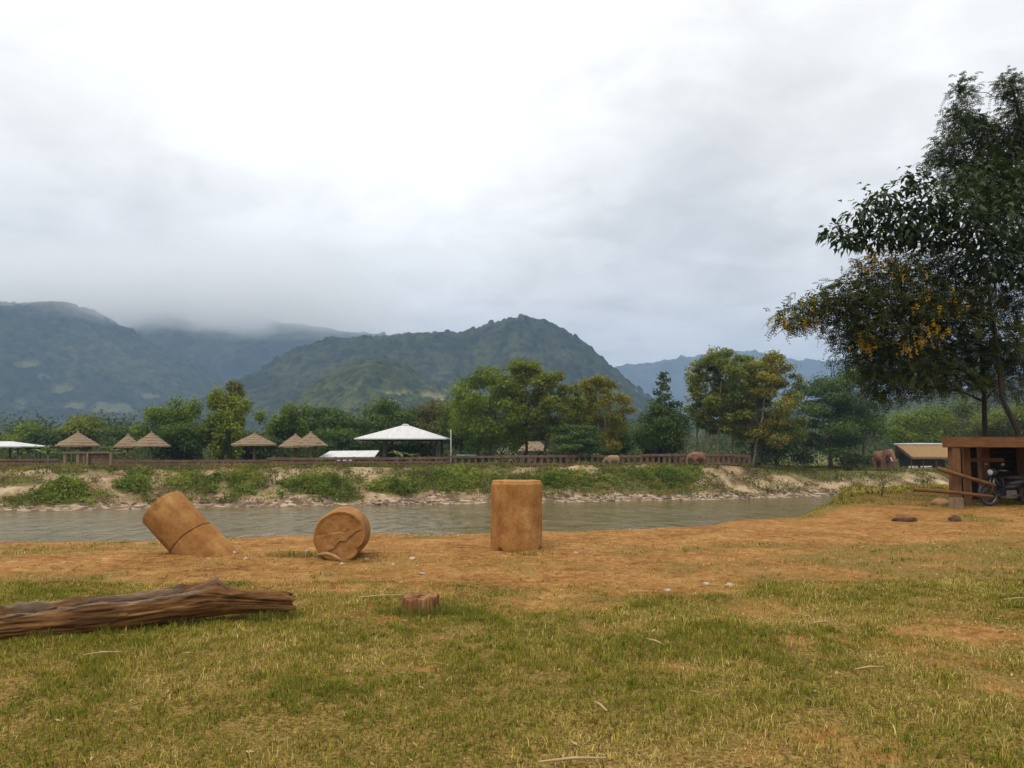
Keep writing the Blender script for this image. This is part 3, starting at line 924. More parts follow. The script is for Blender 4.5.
BK = 'trees standing behind the far bank fence'
TR = [
    # middle clump over the fence
    ('tree', 'tall green tree with a bare straight trunk at the left end of the middle clump', 490, 92, 368, 42, 446, 'open', G_MID, 11000, .3, dict(trunk=490)),
    ('tree', 'tallest olive green tree in the middle clump with a domed top', 527, 95, 360, 40, 436, 'open', G_OL, 11000, .3, dict(trunk=526)),
    ('tree', 'yellowish olive tree with a slim trunk just right of the tallest middle tree', 553, 92.5, 369, 33, 442, 'open', G_OL, 9500, .3, dict(trunk=543)),
    ('tree', 'golden olive tree with twin pale trunk at the right end of the middle clump', 599, 97, 375, 34, 452, 'open', G_GOLD, 10500, .3, dict(trunk=611, bark='pale_bark')),
    ('tree', 'low dark tree with flat drooping layers in front of the middle clump', 576, 88.5, 424, 32, 460, 'layered', G_BL, 5500, .26, dict(trunk=577)),
    ('tree', 'dark leafy tree filling the space low behind the pale house', 520, 112, 405, 40, 458, 'round', G_MID, 6000, .36, {}),
    ('tree', 'dark low tree behind the left end of the middle clump', 462, 104, 398, 26, 458, 'round', G_DK, 5000, .34, {}),
    ('tree', 'dark bushy tree behind the golden tree of the middle clump', 615, 108, 408, 24, 460, 'round', G_DK, 4500, .34, {}),
    # between the clumps
    ('tree', 'dark green pointed tree standing alone between the two tall clumps', 664, 96, 371, 26, 448, 'cone', G_DK, 7500, .3, dict(trunk=668)),
    ('tree', 'thin sparse tree with pale open crown beside the pointed dark tree', 697, 99, 361, 14, 420, 'open', ((0.06, 0.075, 0.03), (0.14, 0.14, 0.06)), 1500, .3, dict(trunk=697, bark='pale_bark', trunk_r=.1)),
    ('tree', 'low dark shrubby tree under the pointed tree by the open fence', 655, 103, 418, 30, 462, 'round', G_DK, 4500, .34, {}),
    # right clump
    ('tree', 'tall yellow olive tree with two slim trunks left of the orange tree', 724, 96, 347, 35, 436, 'open', G_OL, 14000, .3, dict(trunk=715, bark='pale_bark', trunk_r=.13)),
    ('tree', 'slender olive tree with an upright pole trunk beside the orange tree', 742, 98, 353, 28, 440, 'open', G_MID, 9000, .3, dict(trunk=729, bark='pale_bark', trunk_r=.11)),
    ('tree', 'tree with orange blossom through its open green crown', 772, 94, 352, 36, 446, 'open', G_OL, 11500, .3, dict(trunk=750, trunk_r=.14, bark='pale_bark', blossom=(3200, (0.42, 0.17, 0.015), (0.5, 0.28, 0.03), lambda dx, dz, W, H: dx < W * .45))),
    ('tree', 'broad dark blue green tree with tiered drooping branches by the hut clearing', 829, 103, 376, 45, 464, 'layered', G_BL, 15000, .32, dict(trunk=829, trunk_r=.25)),
    ('tree', 'dark round tree behind the orange tree at the fence end', 775, 108, 405, 32, 464, 'round', G_DK, 6000, .34, {}),
    ('tree', 'dark tall tree rising behind the tiered blue green tree', 862, 104, 352, 34, 455, 'round', G_DK, 8000, .34, {}),
    ('tree', 'bright mid green rounded tree behind the thatched hut', 918, 118, 402, 32, 462, 'round', G_MID, 6500, .36, {}),
    ('tree', 'dusky green tree behind the hut ridge beside the shelter', 962, 124, 396, 34, 462, 'round', ((0.035, 0.05, 0.02), (0.075, 0.09, 0.035)), 6500, .38, {}),
    ('tree', 'olive tree seen through the gap above the shelter beam', 1008, 118, 400, 34, 462, 'round', G_OL, 6000, .38, {}),
    ('tree', 'dark tree beyond the shelter at the edge of the photo', 1062, 112, 380, 40, 462, 'round', G_DK, 5000, .4, {}),
    ('tree', 'slim leaning tree with a pale trunk between the sparse tree and the yellow olive one', 708, 97, 357, 18, 428, 'open', G_OL, 4500, .3, dict(trunk=705, trunk_r=.1, bark='pale_bark')),
    ('tree', 'olive green tree filling the gap behind the orange tree and its olive neighbour', 752, 105, 368, 34, 455, 'round', G_OL, 8000, .34, {}),
    ('tree', 'mid green tree behind the twin trunked golden tree of the middle clump', 580, 106, 384, 34, 455, 'round', G_MID, 8000, .34, {}),
    ('tree', 'mid green spreading tree at the back left of the middle clump', 478, 102, 386, 32, 455, 'round', G_MID, 7500, .34, {}),
    # left
    ('tree', 'broad dark green tree behind the pair of thatched umbrellas', 172, 98, 398, 36, 466, 'umbrella', G_MID, 7500, .34, {}),
    ('tree', 'dense dark low tree between the thatched umbrellas', 180, 94, 420, 34, 466, 'round', G_DK, 6000, .32, {}),
    ('bamboo_clump', 'yellow green bamboo clump with arching plumes beside the lone thatched umbrella', 222, 96, 388, 30, 466, 'bamboo', G_BAM, 8500, .34, dict(cat='bamboo')),
    ('tree', 'tall dark brownish tree poking up above the bamboo', 230, 116, 378, 20, 425, 'round', G_BRN, 4200, .36, dict(trunk_r=.25)),
    ('bamboo_clump', 'mid green bamboo clump behind the lone thatched umbrella', 285, 106, 399, 28, 462, 'bamboo', G_MID, 6500, .36, dict(cat='bamboo')),
    ('tree', 'wide flat topped dark tree above the second pair of thatched umbrellas', 330, 112, 402, 38, 456, 'umbrella', G_DK, 6500, .38, dict(trunk_r=.25)),
    ('tree', 'wide flat topped dark tree just left of the white pavilion roof peak', 388, 114, 397, 40, 456, 'umbrella', G_DK, 7000, .38, dict(trunk_r=.25)),
    ('tree', 'wide flat topped dusky tree behind the right side of the pavilion', 432, 116, 398, 32, 456, 'umbrella', G_BRN, 5500, .38, dict(trunk_r=.25)),
    ('tree', 'dark undergrown tree in the gloom behind the pavilion posts', 405, 104, 428, 50, 462, 'round', G_DK, 6000, .36, {}),
    ('tree', 'dark bushy tree behind the low white roofed shed', 335, 102, 428, 38, 462, 'round', G_DK, 5000, .36, {}),
    ('tree', 'dark bushy tree right behind the lone thatched umbrella post', 258, 101, 430, 28, 464, 'round', G_DK, 4500, .34, {}),
    ('tree', 'olive brown tree over the largest thatched umbrella', 88, 122, 412, 30, 458, 'round', G_OL, 5500, .4, {}),
    ('tree', 'dull green tree behind the white roof at the far left', 18, 124, 418, 34, 460, 'round', G_MID, 5000, .4, {}),
    ('tree', 'small dark green tree between the white roof and the largest umbrella', 50, 118, 424, 22, 460, 'round', G_DK, 3500, .38, {}),
    ('tree', 'blue green tree beside the pair of thatched umbrellas', 122, 120, 424, 22, 460, 'round', G_BL, 4000, .38, {}),
]
for (nm, lab, px, y, top, half, low, style, (t0, t1), n, lf, kw) in TR:
    kw = dict(kw)
    tree(nm, lab, px, y, top, half, low, style, t0, t1, n=n, leaf=lf, group=BK, **kw)


# banana plants: arching broad leaves from one stem
def banana(px, y, h, label, nl=9, t=((0.08, 0.13, 0.03), (0.16, 0.21, 0.06))):
    x = (px - 512) / F * y
    o = thing('banana_plant', (x, y, gz(x, y)), label, 'plant', 'banana plants behind the fence')
    MB().tube([(0, 0, -.1), (0.03, 0, h * .3), (0, 0, h * .55)], [.12, .1, .06], 8).build('stem', M['pale_bark'], o, True)
    V = []; Fs = []; T = []
    for i in range(nl):
        q = i * 2.4 + random.random(); L = h * random.uniform(.5, .7); el = random.uniform(.5, 1.25)
        d = np.array([math.cos(q), math.sin(q), 0]); sd = np.array([-math.sin(q), math.cos(q), 0])
        tc = np.array(t[0]) + (np.array(t[1]) - np.array(t[0])) * random.random()
        b0 = len(V)
        for j in range(7):
            u = j / 6
            c = np.array([0, 0, h * .5]) + d * L * (math.cos(el) * u + .25 * u * u) + np.array([0, 0, 1]) * L * (math.sin(el) * u - .55 * u * u)
            w = .28 * L * math.sin(PI * min(.97, .06 + u * .94)) ** .7
            V += [c - sd * w * .5 + np.array([0, 0, .15 * w]), c, c + sd * w * .5 + np.array([0, 0, .15 * w])]
            T += [tc * random.uniform(.9, 1.1)] * 3
        for j in range(6):
            for k in range(2):
                a = b0 + j * 3 + k; Fs.append((a, a + 1, a + 4, a + 3))
    np_mesh('leaves', V, [np.array(Fs)], M['leaf_gloss'], o, np.array(T), True)
    return o


for (px, y, h, lab) in ((30, 90, 3.0, 'light green banana plant nearest the white roof at far left'),
                        (40, 92, 3.2, 'tall light green banana plant in the row left of the largest umbrella'),
                        (50, 89, 2.7, 'light green banana plant closest to the largest thatched umbrella'),
                        (22, 95, 2.6, 'short banana plant at the back beside the white roof'),
                        (112, 86, 2.9, 'banana plant right of the timber pen under the largest umbrella'),
                        (121, 88, 2.6, 'banana plant beside the post of the paired thatched umbrellas'),
                        (398, 88, 2.4, 'broad leaved plant growing under the white pavilion roof'),
                        (411, 89, 2.0, 'low broad leaved plant at the middle of the pavilion')):
    banana(px, y, h, lab)


# bushes and ground cover of the far bank, from the photo patches
def leaf_mound(P, per, size, hgt, t0, t1, spread=.4, seed=1):
    n = len(P) * per
    Q = np.repeat(P, per, axis=0) + rng.normal(size=(n, 3)) * np.array([spread, spread, 0])
    hh = hgt * (0.35 + 1.1 * fbm(Q[:, 0] * .7, Q[:, 1] * .7, seed, 3)) * rng.random(n) ** .6
    Q[:, 2] += hh
    Nn = unit(n) * .8 + np.array([0, -.15, .6]); Nn /= np.linalg.norm(Nn, axis=1, keepdims=True)
    f = np.clip(fbm(Q[:, 0] * .45, Q[:, 1] * .45, seed + 4, 3) * 1.5 - .35 + rng.normal(size=n) * .2, 0, 1)[:, None]
    T = (np.array(t0) + (np.array(t1) - np.array(t0)) * f) * (1 + rng.normal(size=(n, 1)) * .15)
    return leaf_quads(Q, Nn, size * (.6 + .8 * rng.random(n)), .45, np.clip(T, .004, 1))


BUSH = [
    (46, 499, 42, 5, 'long low green bush hugging the water at the far left of the bank'),
    (62, 489, 22, 5, 'dark green bush halfway up the bank below the timber pen'),
    (137, 481, 13, 10, 'tall narrow green bush on the bank below the paired umbrellas'),
    (196, 483, 24, 7, 'wide green bush on the bank behind the tilted drum'),
    (246, 479, 18, 11, 'tall rounded green bush on the bank below the lone umbrella'),
    (318, 484, 34, 10, 'broad green bush on the bank behind the lying drum'),
    (452, 478, 46, 11, 'largest green bush mass on the bank left of the upright drum'),
    (392, 488, 26, 5, 'low spreading bush on the bank below the pavilion'),
    (548, 479, 34, 7, 'green bush on the bank just right of the upright drum'),
    (652, 476, 52, 9, 'long green bush mound in front of the open fence by the elephants'),
]
def bush_mesh(cx, cy, hw, hh, seed):
    m = int(500 + hw * hh * 11)
    q = rng.random(m) * 2 * PI; r = np.sqrt(rng.random(m)) * np.where(rng.random(m) < .2, 1.6, 1.1)
    ex = 1 + (fbm(np.cos(q) * 1.6 + seed, np.sin(q) * 1.6, seed, 3) - .5) * 2.2      # ragged outline
    P = ground_hits(cx + hw * r * ex * np.cos(q), cy + hh * (.25 + r * ex * np.sin(q)), 60, 100)
    R_ = r
    per = 7; n = len(P) * per
    Q = np.repeat(P, per, 0) + rng.normal(size=(n, 3)) * np.array([.22, .22, 0])
    rr = np.repeat(R_, per)
    lump = fbm(Q[:, 0] * .8, Q[:, 1] * .8, seed, 3)
    dome = np.clip(1.1 - rr ** 2, .1, 1) * (0.05 + 4.0 * np.clip(lump - .3, 0, 1)) * np.where(rng.random(n) < .05, 1.7, 1)
    Q[:, 2] += .52 * dome * rng.random(n) ** .7
    keep = (lump > .40 + .16 * rr) | (rng.random(n) < .12)
    Q = Q[keep]; n = len(Q)
    Nn = unit(n) * .8 + np.array([0, -.15, .6]); Nn /= np.linalg.norm(Nn, axis=1, keepdims=True)
    f = np.clip(fbm(Q[:, 0] * .5, Q[:, 1] * .5, seed + 4, 3) * 1.6 - .4 + rng.normal(size=n) * .22, 0, 1)[:, None]
    t0 = np.array((0.085, 0.14, 0.016)); t1 = np.array((0.27, 0.31, 0.05))
    T = (t0 + (t1 - t0) * f) * (1 + rng.normal(size=(n, 1)) * .15)
    dryb = rng.random(n) < .06
    T[dryb] = np.array((0.28, 0.21, 0.09))
    return leaf_quads(Q, Nn, .24 * (.5 + .9 * rng.random(n)), .42, np.clip(T, .004, 1))


for i, (cx, cy, hw, hh, lab) in enumerate(BUSH):
    V, Fq, T = bush_mesh(cx, cy, hw, hh, i + 200)
    c = V.mean(0); V = V - c
    o = np_mesh('bush', V, [Fq], M['leaf'], None, T, loc=tuple(c))
    tag(o, lab, 'bush', 'green bushes on the far bank')
# weeds everywhere else on the bank top and slope
n = 34000
X = rng.uniform(-75, 75, n); s0 = rng.uniform(1.5, 30, n); Y = shore_y(X) + s0
Zg = ground_z(X, Y)
keep = ((bank_green(X, Y, Zg) > .15) & (rng.random(n) < .95)) | (rng.random(n) < np.where(s0 < 10, .85, .6) * (fbm(X * .45, Y * .45, 91, 3) > np.where(X > 22, .43, .43)))
keep &= ~((X > 20) & (abs(s0 - 12.5) < 1.3))
P = np.stack([X, Y, Zg], -1)[keep]
V, Fq, T = leaf_mound(P, 9, .22, .42, (0.06, 0.078, 0.012), (0.22, 0.18, 0.045), .26, 300)
tag(np_mesh('undergrowth', V, [Fq], M['leaf'], None, T), 'low green and straw coloured weeds covering the far bank', 'undergrowth', kind='stuff')

cl = []
for i in range(330):
    px = random.uniform(-160, 1180); y = random.uniform(100, 128) + (14 if px > 855 else 0); x = (px - 512) / F * y; z = gz(x, y)
    h = random.uniform(1.0, 2.9) * (1.0 if px < 860 else .7); w = random.uniform(1.0, 2.4)
    cl.append(((x, y, z + h * .5), (w, w, h * .62)))
V, Fq, T = crown_from_clumps(cl, 60000, .36, (0.03, 0.05, 0.016), (0.095, 0.115, 0.035))
tag(np_mesh('thicket', V, [Fq], M['leaf'], None, T), 'tangled low thicket growing between the trees behind the fence', 'thicket', kind='stuff')

# distant wood between the fence trees and the hills
cl = []
for i in range(420):
    y = random.uniform(135, 420); x = random.uniform(-.75, .8) * y
    hgt = random.uniform(4, 9); w = random.uniform(2.5, 5)
    z = gz(x, y)
    cl.append(((x, y, z + hgt * .5), (w, w, hgt * .55)))
    cl.append(((x + random.uniform(-2, 2), y, z + hgt * .85), (w * .6, w * .6, hgt * .25)))
V, Fq, T = crown_from_clumps(cl, 240000, .62, (0.028, 0.046, 0.018), (0.10, 0.115, 0.042))
tag(np_mesh('woods', V, [Fq], M['leaf'], None, T), 'mixed green woodland filling the valley floor behind the trees', 'woods', kind='stuff')


# ------------------------------------------------------------------ tall trees at the right
def spray_mesh(P, D, L, pairs, ll, lw, t0, t1, droop=.5):
    """compound leaves: a curved rachis carrying pairs of leaflets"""
    n = len(P)
    D = D / np.linalg.norm(D, axis=1, keepdims=True)
    S = np.cross(D, np.array([0, 0, 1.0]) + rng.normal(size=(n, 3)) * .25); S /= np.maximum(np.linalg.norm(S, axis=1, keepdims=True), 1e-6)
    L = L * (.7 + .6 * rng.random(n))
    q = rng.random((n, 1)); T0 = (np.array(t0) + (np.array(t1) - np.array(t0)) * q) * (1 + rng.normal(size=(n, 1)) * .15)
    Vs, Ts = [], []
    for j in range(pairs):
        u = (j + .6) / pairs
        c = P + D * (L * u)[:, None]; c[:, 2] -= droop * L * u * u
        tg = D.copy(); tg[:, 2] -= 2 * droop * u; tg /= np.linalg.norm(tg, axis=1, keepdims=True)
        for sg in (-1, 1):
            d = S * sg * .85 + tg * .45 + rng.normal(size=(n, 3)) * .12; d[:, 2] -= .25
            d /= np.linalg.norm(d, axis=1, keepdims=True)
            w = np.cross(d, np.cross(S, tg)); w = tg - d * (tg * d).sum(1, keepdims=True); w /= np.maximum(np.linalg.norm(w, axis=1, keepdims=True), 1e-6)
            l2 = ll * (.8 + .4 * rng.random((n, 1)))
            Vs.append(np.stack([c, c + d * l2 * .5 + w * lw * .5, c + d * l2, c + d * l2 * .5 - w * lw * .5], 1))
            Ts.append(np.repeat(T0[:, None, :], 4, 1))
    V = np.concatenate(Vs).reshape(-1, 3); T = np.concatenate(Ts).reshape(-1, 3)
    return V, np.arange(len(V)).reshape(-1, 4), np.clip(T, .004, 1)


def near_tree(label, base, tips, fork, tr, mk):
    """tips: list of ((px,py,y), radius px w, radius px h, amount)"""
    o = thing('tree', base, label, 'tree', 'tall trees behind the timber shelter')
    B = Vector(base)
    mb = MB()
    fk = [Vector(at(*f)) - B for f in fork]
    pts = [Vector((0, 0, -.2))] + fk
    smooth = []
    for i in range(len(pts) - 1):
        for k in range(4): smooth.append(pts[i].lerp(pts[i + 1], k / 4))
    smooth.append(pts[-1])
    rad = [tr * (1 - .75 * i / (len(smooth) - 1)) for i in range(len(smooth))]
    mb.tube(smooth, rad, 9, wob=.08)
    cl = []
    for (p, rw, rh, am) in tips:
        c = Vector(at(*p)) - B
        # nearest lower trunk point
        best = min(range(len(smooth)), key=lambda i: (smooth[i] - c).length + (2.5 * max(0, smooth[i].z - c.z + .3)))
        a = smooth[best]
        r0 = max(rad[best] * .55, .02)
        bp = branch_pts(a, c, .05, 7, .03)
        mb.tube(bp, [r0 * (1 - .85 * i / 7) for i in range(8)], 6)
        k = p[2] / F
        R3 = (rw * k, max(rw, rh) * k * .8, rh * k * .85)
        for j in range(5):   # twigs
            e = c + Vector((random.uniform(-1, 1) * R3[0], random.uniform(-1, 1) * R3[1], random.uniform(-.6, .8) * R3[2])) * .8
            mb.tube(branch_pts(bp[5], e, .04, 4, .05), [r0 * .3, r0 * .25, r0 * .18, r0 * .12, .004], 4)
        cl.append((np.array(c), np.array(R3), am))
    mb.build('trunk', M['dark_bark'], o, True)
    mk(o, cl)
    return o


def fine_crown(t0, t1, L, pairs, ll, lw, droop, flowers=None, dens=1.0):
    def mk(o, cl):
        Vs, Fs, Ts = [], [], []; b = 0
        for (c, r, am) in cl:
            n = int(am * dens)
            P, d = clump_points(c, r, n, .3)
            D = d * .5 + unit(n) * .75 + np.array([0, 0, .1])
            V, Fq, T = spray_mesh(P, D, L, pairs, ll, lw, t0, t1, droop)
            Vs.append(V); Fs.append(Fq + b); Ts.append(T); b += len(V)
        np_mesh('crown', np.concatenate(Vs), [np.concatenate(Fs)], M['leaf'], o, np.concatenate(Ts))
        if flowers:
            Vs, Fs, Ts = [], [], []; b = 0
            Bo = np.array(o.location)
            for (p, rw, rh, n) in flowers:
                k = p[2] / F
                c = np.array(at(*p)) - Bo
                P0, d = clump_points(c, (rw * k * 1.25, rw * k, rh * k * 1.25), int(n * .6), .4)
                for q in P0:      # a hanging raceme
                    m = random.randint(9, 17); Lr = random.uniform(.12, .28)
                    u = rng.random(m)
                    Q = q + np.stack([rng.normal(size=m) * .03, rng.normal(size=m) * .03, -u * Lr], -1)
                    tc = np.array((0.42, 0.24, 0.012)) + (np.array((0.58, 0.42, 0.03)) - np.array((0.42, 0.24, 0.012))) * rng.random((m, 1))
                    V, Fq, T = leaf_quads(Q, unit(m), .055 * (.7 + .6 * rng.random(m)), .8, tc)
                    Vs.append(V); Fs.append(Fq + b); Ts.append(T); b += len(V)
            np_mesh('blossom', np.concatenate(Vs), [np.concatenate(Fs)], M['flower'], o, np.concatenate(Ts))
    return mk


def big_leaf_crown(t0, t1, size, dens=1.0):
    def mk(o, cl):
        Vs, Ts = [], []
        for (c, r, am) in cl:
            n = int(am * dens)
            P, d = clump_points(c, r, n, .3)
            D = d * np.array([1, 1, .5]) + unit(n) * .45; D[:, 2] -= .45
            D /= np.linalg.norm(D, axis=1, keepdims=True)
            W = np.cross(D, np.array([0, 0, 1.0]) + rng.normal(size=(n, 3)) * .3); W /= np.linalg.norm(W, axis=1, keepdims=True)
            U = np.cross(W, D)
            l = (size * (.65 + .6 * rng.random(n)))[:, None]; w = l * .24
            q = rng.random((n, 1)); T = (np.array(t0) + (np.array(t1) - np.array(t0)) * q) * (1 + rng.normal(size=(n, 1)) * .12)
            mid = P + D * l * .45 - np.array([0, 0, 0.0]) ; tip = P + D * l; tip[:, 2] -= (l * .18)[:, 0]
            Vs.append(np.stack([P, mid + W * w + U * w * .35, tip, mid - W * w + U * w * .35, mid], 1).reshape(-1, 3))
            Ts.append(np.repeat(T, 5, 0))
        V = np.concatenate(Vs); n = len(V) // 5
        i = np.arange(n)[:, None] * 5
        Fq = np.concatenate([i + np.array([[0, 4, 1, 1]])[:, :3], i + np.array([[4, 2, 1]]), i + np.array([[0, 3, 4]]), i + np.array([[3, 2, 4]])])
        np_mesh('crown', V, [Fq], M['leaf_gloss'], o, np.clip(np.concatenate(Ts), .004, 1))
    return mk


def base_at(px, y):
    x = (px - 512) / F * y
    return (x, y, gz(x, y))


# flowering tree, lowest and widest
near_tree('dark tree hung with yellow blossom reaching far left over the shelter', base_at(985, 25.5), [
    ((796, 318, 24.5), 20, 13, 300), ((822, 306, 24.8), 24, 14, 420), ((850, 296, 24), 28, 18, 600), ((845, 330, 25.5), 22, 20, 420),
    ((872, 318, 24), 30, 22, 750), ((868, 352, 25), 28, 24, 700), ((880, 276, 24.5), 28, 20, 560), ((905, 300, 24.0), 34, 26, 900), ((900, 340, 24.6), 36, 28, 1000),
    ((888, 382, 25.3), 22, 22, 480), ((915, 372, 24.4), 32, 22, 760), ((940, 345, 25.2), 34, 30, 1000), ((935, 300, 25.8), 34, 30, 900), ((960, 310, 24.4), 34, 30, 950),
    ((950, 375, 24.8), 32, 18, 720), ((985, 355, 25), 36, 26, 900), ((990, 300, 25.6), 34, 34, 850), ((1020, 345, 24.6), 36, 30, 850), ((1030, 290, 25), 36, 36, 750), ((1000, 385, 26), 28, 16, 420), ((1060, 340, 25.4), 36, 34, 600), ((915, 262, 25.5), 28, 22, 520), ((955, 268, 25.4), 30, 24, 620)],
    [(985, 437, 25.5), (984, 390, 25.4), (980, 340, 25.3), (975, 285, 25.2)], .11,
    fine_crown((0.024, 0.038, 0.012), (0.085, 0.098, 0.028), .34, 7, .10, .036, .4,
               [((795, 318, 24.3), 20, 10, 75), ((826, 303, 24.4), 18, 9, 40), ((862, 272, 24.1), 16, 9, 36), ((880, 262, 24), 20, 9, 34), ((876, 246, 24.0), 12, 7, 20), ((905, 268, 23.8), 14, 9, 22), ((868, 342, 24), 12, 9, 45),
                ((912, 345, 23.7), 10, 9, 34), ((934, 330, 23.7), 12, 9, 44), ((925, 305, 23.8), 22, 12, 22), ((890, 305, 23.8), 26, 16, 26), ((950, 300, 23.8), 16, 14, 12)], dens=.62))
# big drooping leaves
near_tree('tree with large dark drooping leaves in the middle of the tall trees', base_at(1012, 24.2), [
    ((833, 231, 23.6), 14, 9, 46), ((848, 240, 23.8), 18, 10, 80), ((862, 212, 23.5), 20, 14, 90), ((880, 236, 23.8), 24, 14, 150), ((884, 200, 23.4), 20, 16, 100), ((912, 178, 23.4), 14, 14, 60),
    ((905, 218, 23.6), 26, 20, 200), ((930, 235, 23.8), 26, 18, 200), ((932, 200, 23.5), 24, 20, 170), ((955, 215, 23.6), 26, 22, 200), ((975, 235, 24), 28, 24, 210), ((1000, 215, 24), 28, 30, 200), ((1025, 240, 24.2), 28, 30, 180), ((985, 262, 24.3), 30, 20, 180), ((960, 185, 24.3), 24, 20, 120), ((990, 175, 24.6), 26, 22, 130), ((1020, 190, 24.6), 28, 24, 150), ((1010, 270, 24.6), 30, 20, 140)],
    [(1018, 432, 24.2), (1002, 398, 24.2), (995, 330, 24.2), (985, 270, 24.1), (960, 230, 23.9)], .10,
    big_leaf_crown((0.014, 0.030, 0.010), (0.05, 0.075, 0.022), .27, 1.4))
# feathery top
near_tree('tallest feathery tree rising above the others at the right edge', base_at(1050, 27.5), [
    ((966, 92, 27), 12, 16, 120), ((960, 118, 27.2), 16, 14, 190), ((978, 128, 27), 20, 16, 260), ((950, 145, 27), 16, 12, 180), ((938, 160, 27.2), 14, 8, 120), ((985, 155, 27.2), 26, 18, 420), ((965, 175, 27.5), 26, 16, 380),
    ((1010, 85, 27), 14, 14, 160), ((1026, 110, 27), 20, 22, 330), ((1008, 140, 27.4), 24, 20, 380), ((1035, 150, 27), 26, 24, 420), ((1000, 180, 27.3), 28, 20, 480), ((1030, 195, 27.5), 30, 26, 520),
    ((985, 205, 27.7), 28, 20, 420), ((1010, 240, 27.8), 30, 26, 420), ((1045, 250, 27.5), 30, 30, 420), ((1060, 120, 28), 30, 30, 300), ((1070, 190, 28), 34, 34, 300)],
    [(1050, 400, 27.5), (1046, 300, 27.5), (1036, 200, 27.4), (1020, 120, 27.3), (1012, 85, 27.2)], .14,
    fine_crown((0.022, 0.04, 0.015), (0.075, 0.095, 0.032), .30, 8, .08, .03, .5, dens=1.45))


# ------------------------------------------------------------------ near things
def drum_mat(name, seed, tone=1.0):
    m, nt, N, L = new_mat(name)
    out = nd(N, 'ShaderNodeOutputMaterial')
    bs = nd(N, 'ShaderNodeBsdfPrincipled'); bs.inputs['Roughness'].default_value = .9; bs.inputs['Specular IOR Level'].default_value = .15
    L.new(bs.outputs[0], out.inputs[0])
    tc = nd(N, 'ShaderNodeTexCoord')
    mp = nd(N, 'ShaderNodeMapping'); mp.inputs['Location'].default_value = (seed, seed * 2, 0); L.new(tc.outputs['Object'], mp.inputs[0])
    n1 = nd(N, 'ShaderNodeTexNoise'); n1.inputs['Scale'].default_value = 3.2; n1.inputs['Detail'].default_value = 8; n1.inputs['Roughness'].default_value = .62
    L.new(mp.outputs[0], n1.inputs['Vector'])
    mps = nd(N, 'ShaderNodeMapping'); mps.inputs['Scale'].default_value = (5, 5, .7); L.new(mp.outputs[0], mps.inputs[0])
    n2 = nd(N, 'ShaderNodeTexNoise'); n2.inputs['Scale'].default_value = 1.6; n2.inputs['Detail'].default_value = 5
    L.new(mps.outputs[0], n2.inputs['Vector'])
    r1 = ramp(N, [(0.32, (0.19, 0.078, 0.022)), (0.44, (0.28, 0.125, 0.036)), (0.56, (0.35, 0.175, 0.056)), (0.7, (0.43, 0.25, 0.10))])
    ad = nd(N, 'ShaderNodeMath', operation='MULTIPLY_ADD'); L.new(n2.outputs['Fac'], ad.inputs[0]); ad.inputs[1].default_value = .35
    k = nd(N, 'ShaderNodeMath', operation='MULTIPLY'); L.new(n1.outputs['Fac'], k.inputs[0]); k.inputs[1].default_value = .65
    L.new(k.outputs[0], ad.inputs[2]); L.new(ad.outputs[0], r1.inputs[0])
    for e in r1.color_ramp.elements: e.color = tuple(c * tone for c in e.color[:3]) + (1,)
    n3 = nd(N, 'ShaderNodeTexNoise'); n3.inputs['Scale'].default_value = 2.1; n3.inputs['Detail'].default_value = 7; n3.inputs['Roughness'].default_value = .7; n3.inputs['Distortion'].default_value = .8
    mp3 = nd(N, 'ShaderNodeMapping'); mp3.inputs['Location'].default_value = (4 + seed, 1, 7); L.new(tc.outputs['Object'], mp3.inputs[0]); L.new(mp3.outputs[0], n3.inputs['Vector'])
    st = ramp(N, [(0.56, (0, 0, 0)), (0.72, (1, 1, 1))]); L.new(n3.outputs['Fac'], st.inputs[0])
    mx = nd(N, 'ShaderNodeMix'); mx.data_type = 'RGBA'
    stf = nd(N, 'ShaderNodeMath', operation='MULTIPLY'); L.new(st.outputs[0], stf.inputs[0]); stf.inputs[1].default_value = .6
    L.new(stf.outputs[0], mx.inputs[0]); L.new(r1.outputs[0], mx.inputs[6]); mx.inputs[7].default_value = (0.12, 0.062, 0.03, 1)
    n5 = nd(N, 'ShaderNodeTexNoise'); n5.inputs['Scale'].default_value = 26; n5.inputs['Detail'].default_value = 7; n5.inputs['Roughness'].default_value = .75; L.new(mp.outputs[0], n5.inputs['Vector'])
    gr = ramp(N, [(0.3, (.74, .72, .68)), (0.5, (1, 1, 1)), (0.72, (1.22, 1.25, 1.3))]); L.new(n5.outputs['Fac'], gr.inputs[0])
    mg = nd(N, 'ShaderNodeMix'); mg.data_type = 'RGBA'; mg.blend_type = 'MULTIPLY'; mg.inputs[0].default_value = 1
    L.new(mx.outputs[2], mg.inputs[6]); L.new(gr.outputs[0], mg.inputs[7])
    L.new(mg.outputs[2], bs.inputs['Base Color'])
    n4 = nd(N, 'ShaderNodeTexNoise'); n4.inputs['Scale'].default_value = 30; n4.inputs['Detail'].default_value = 6; L.new(tc.outputs['Object'], n4.inputs['Vector'])
    b = nd(N, 'ShaderNodeBump'); b.inputs['Strength'].default_value = .5; b.inputs['Distance'].default_value = .012
    L.new(n4.outputs['Fac'], b.inputs['Height']); L.new(b.outputs[0], bs.inputs['Normal'])
    return m


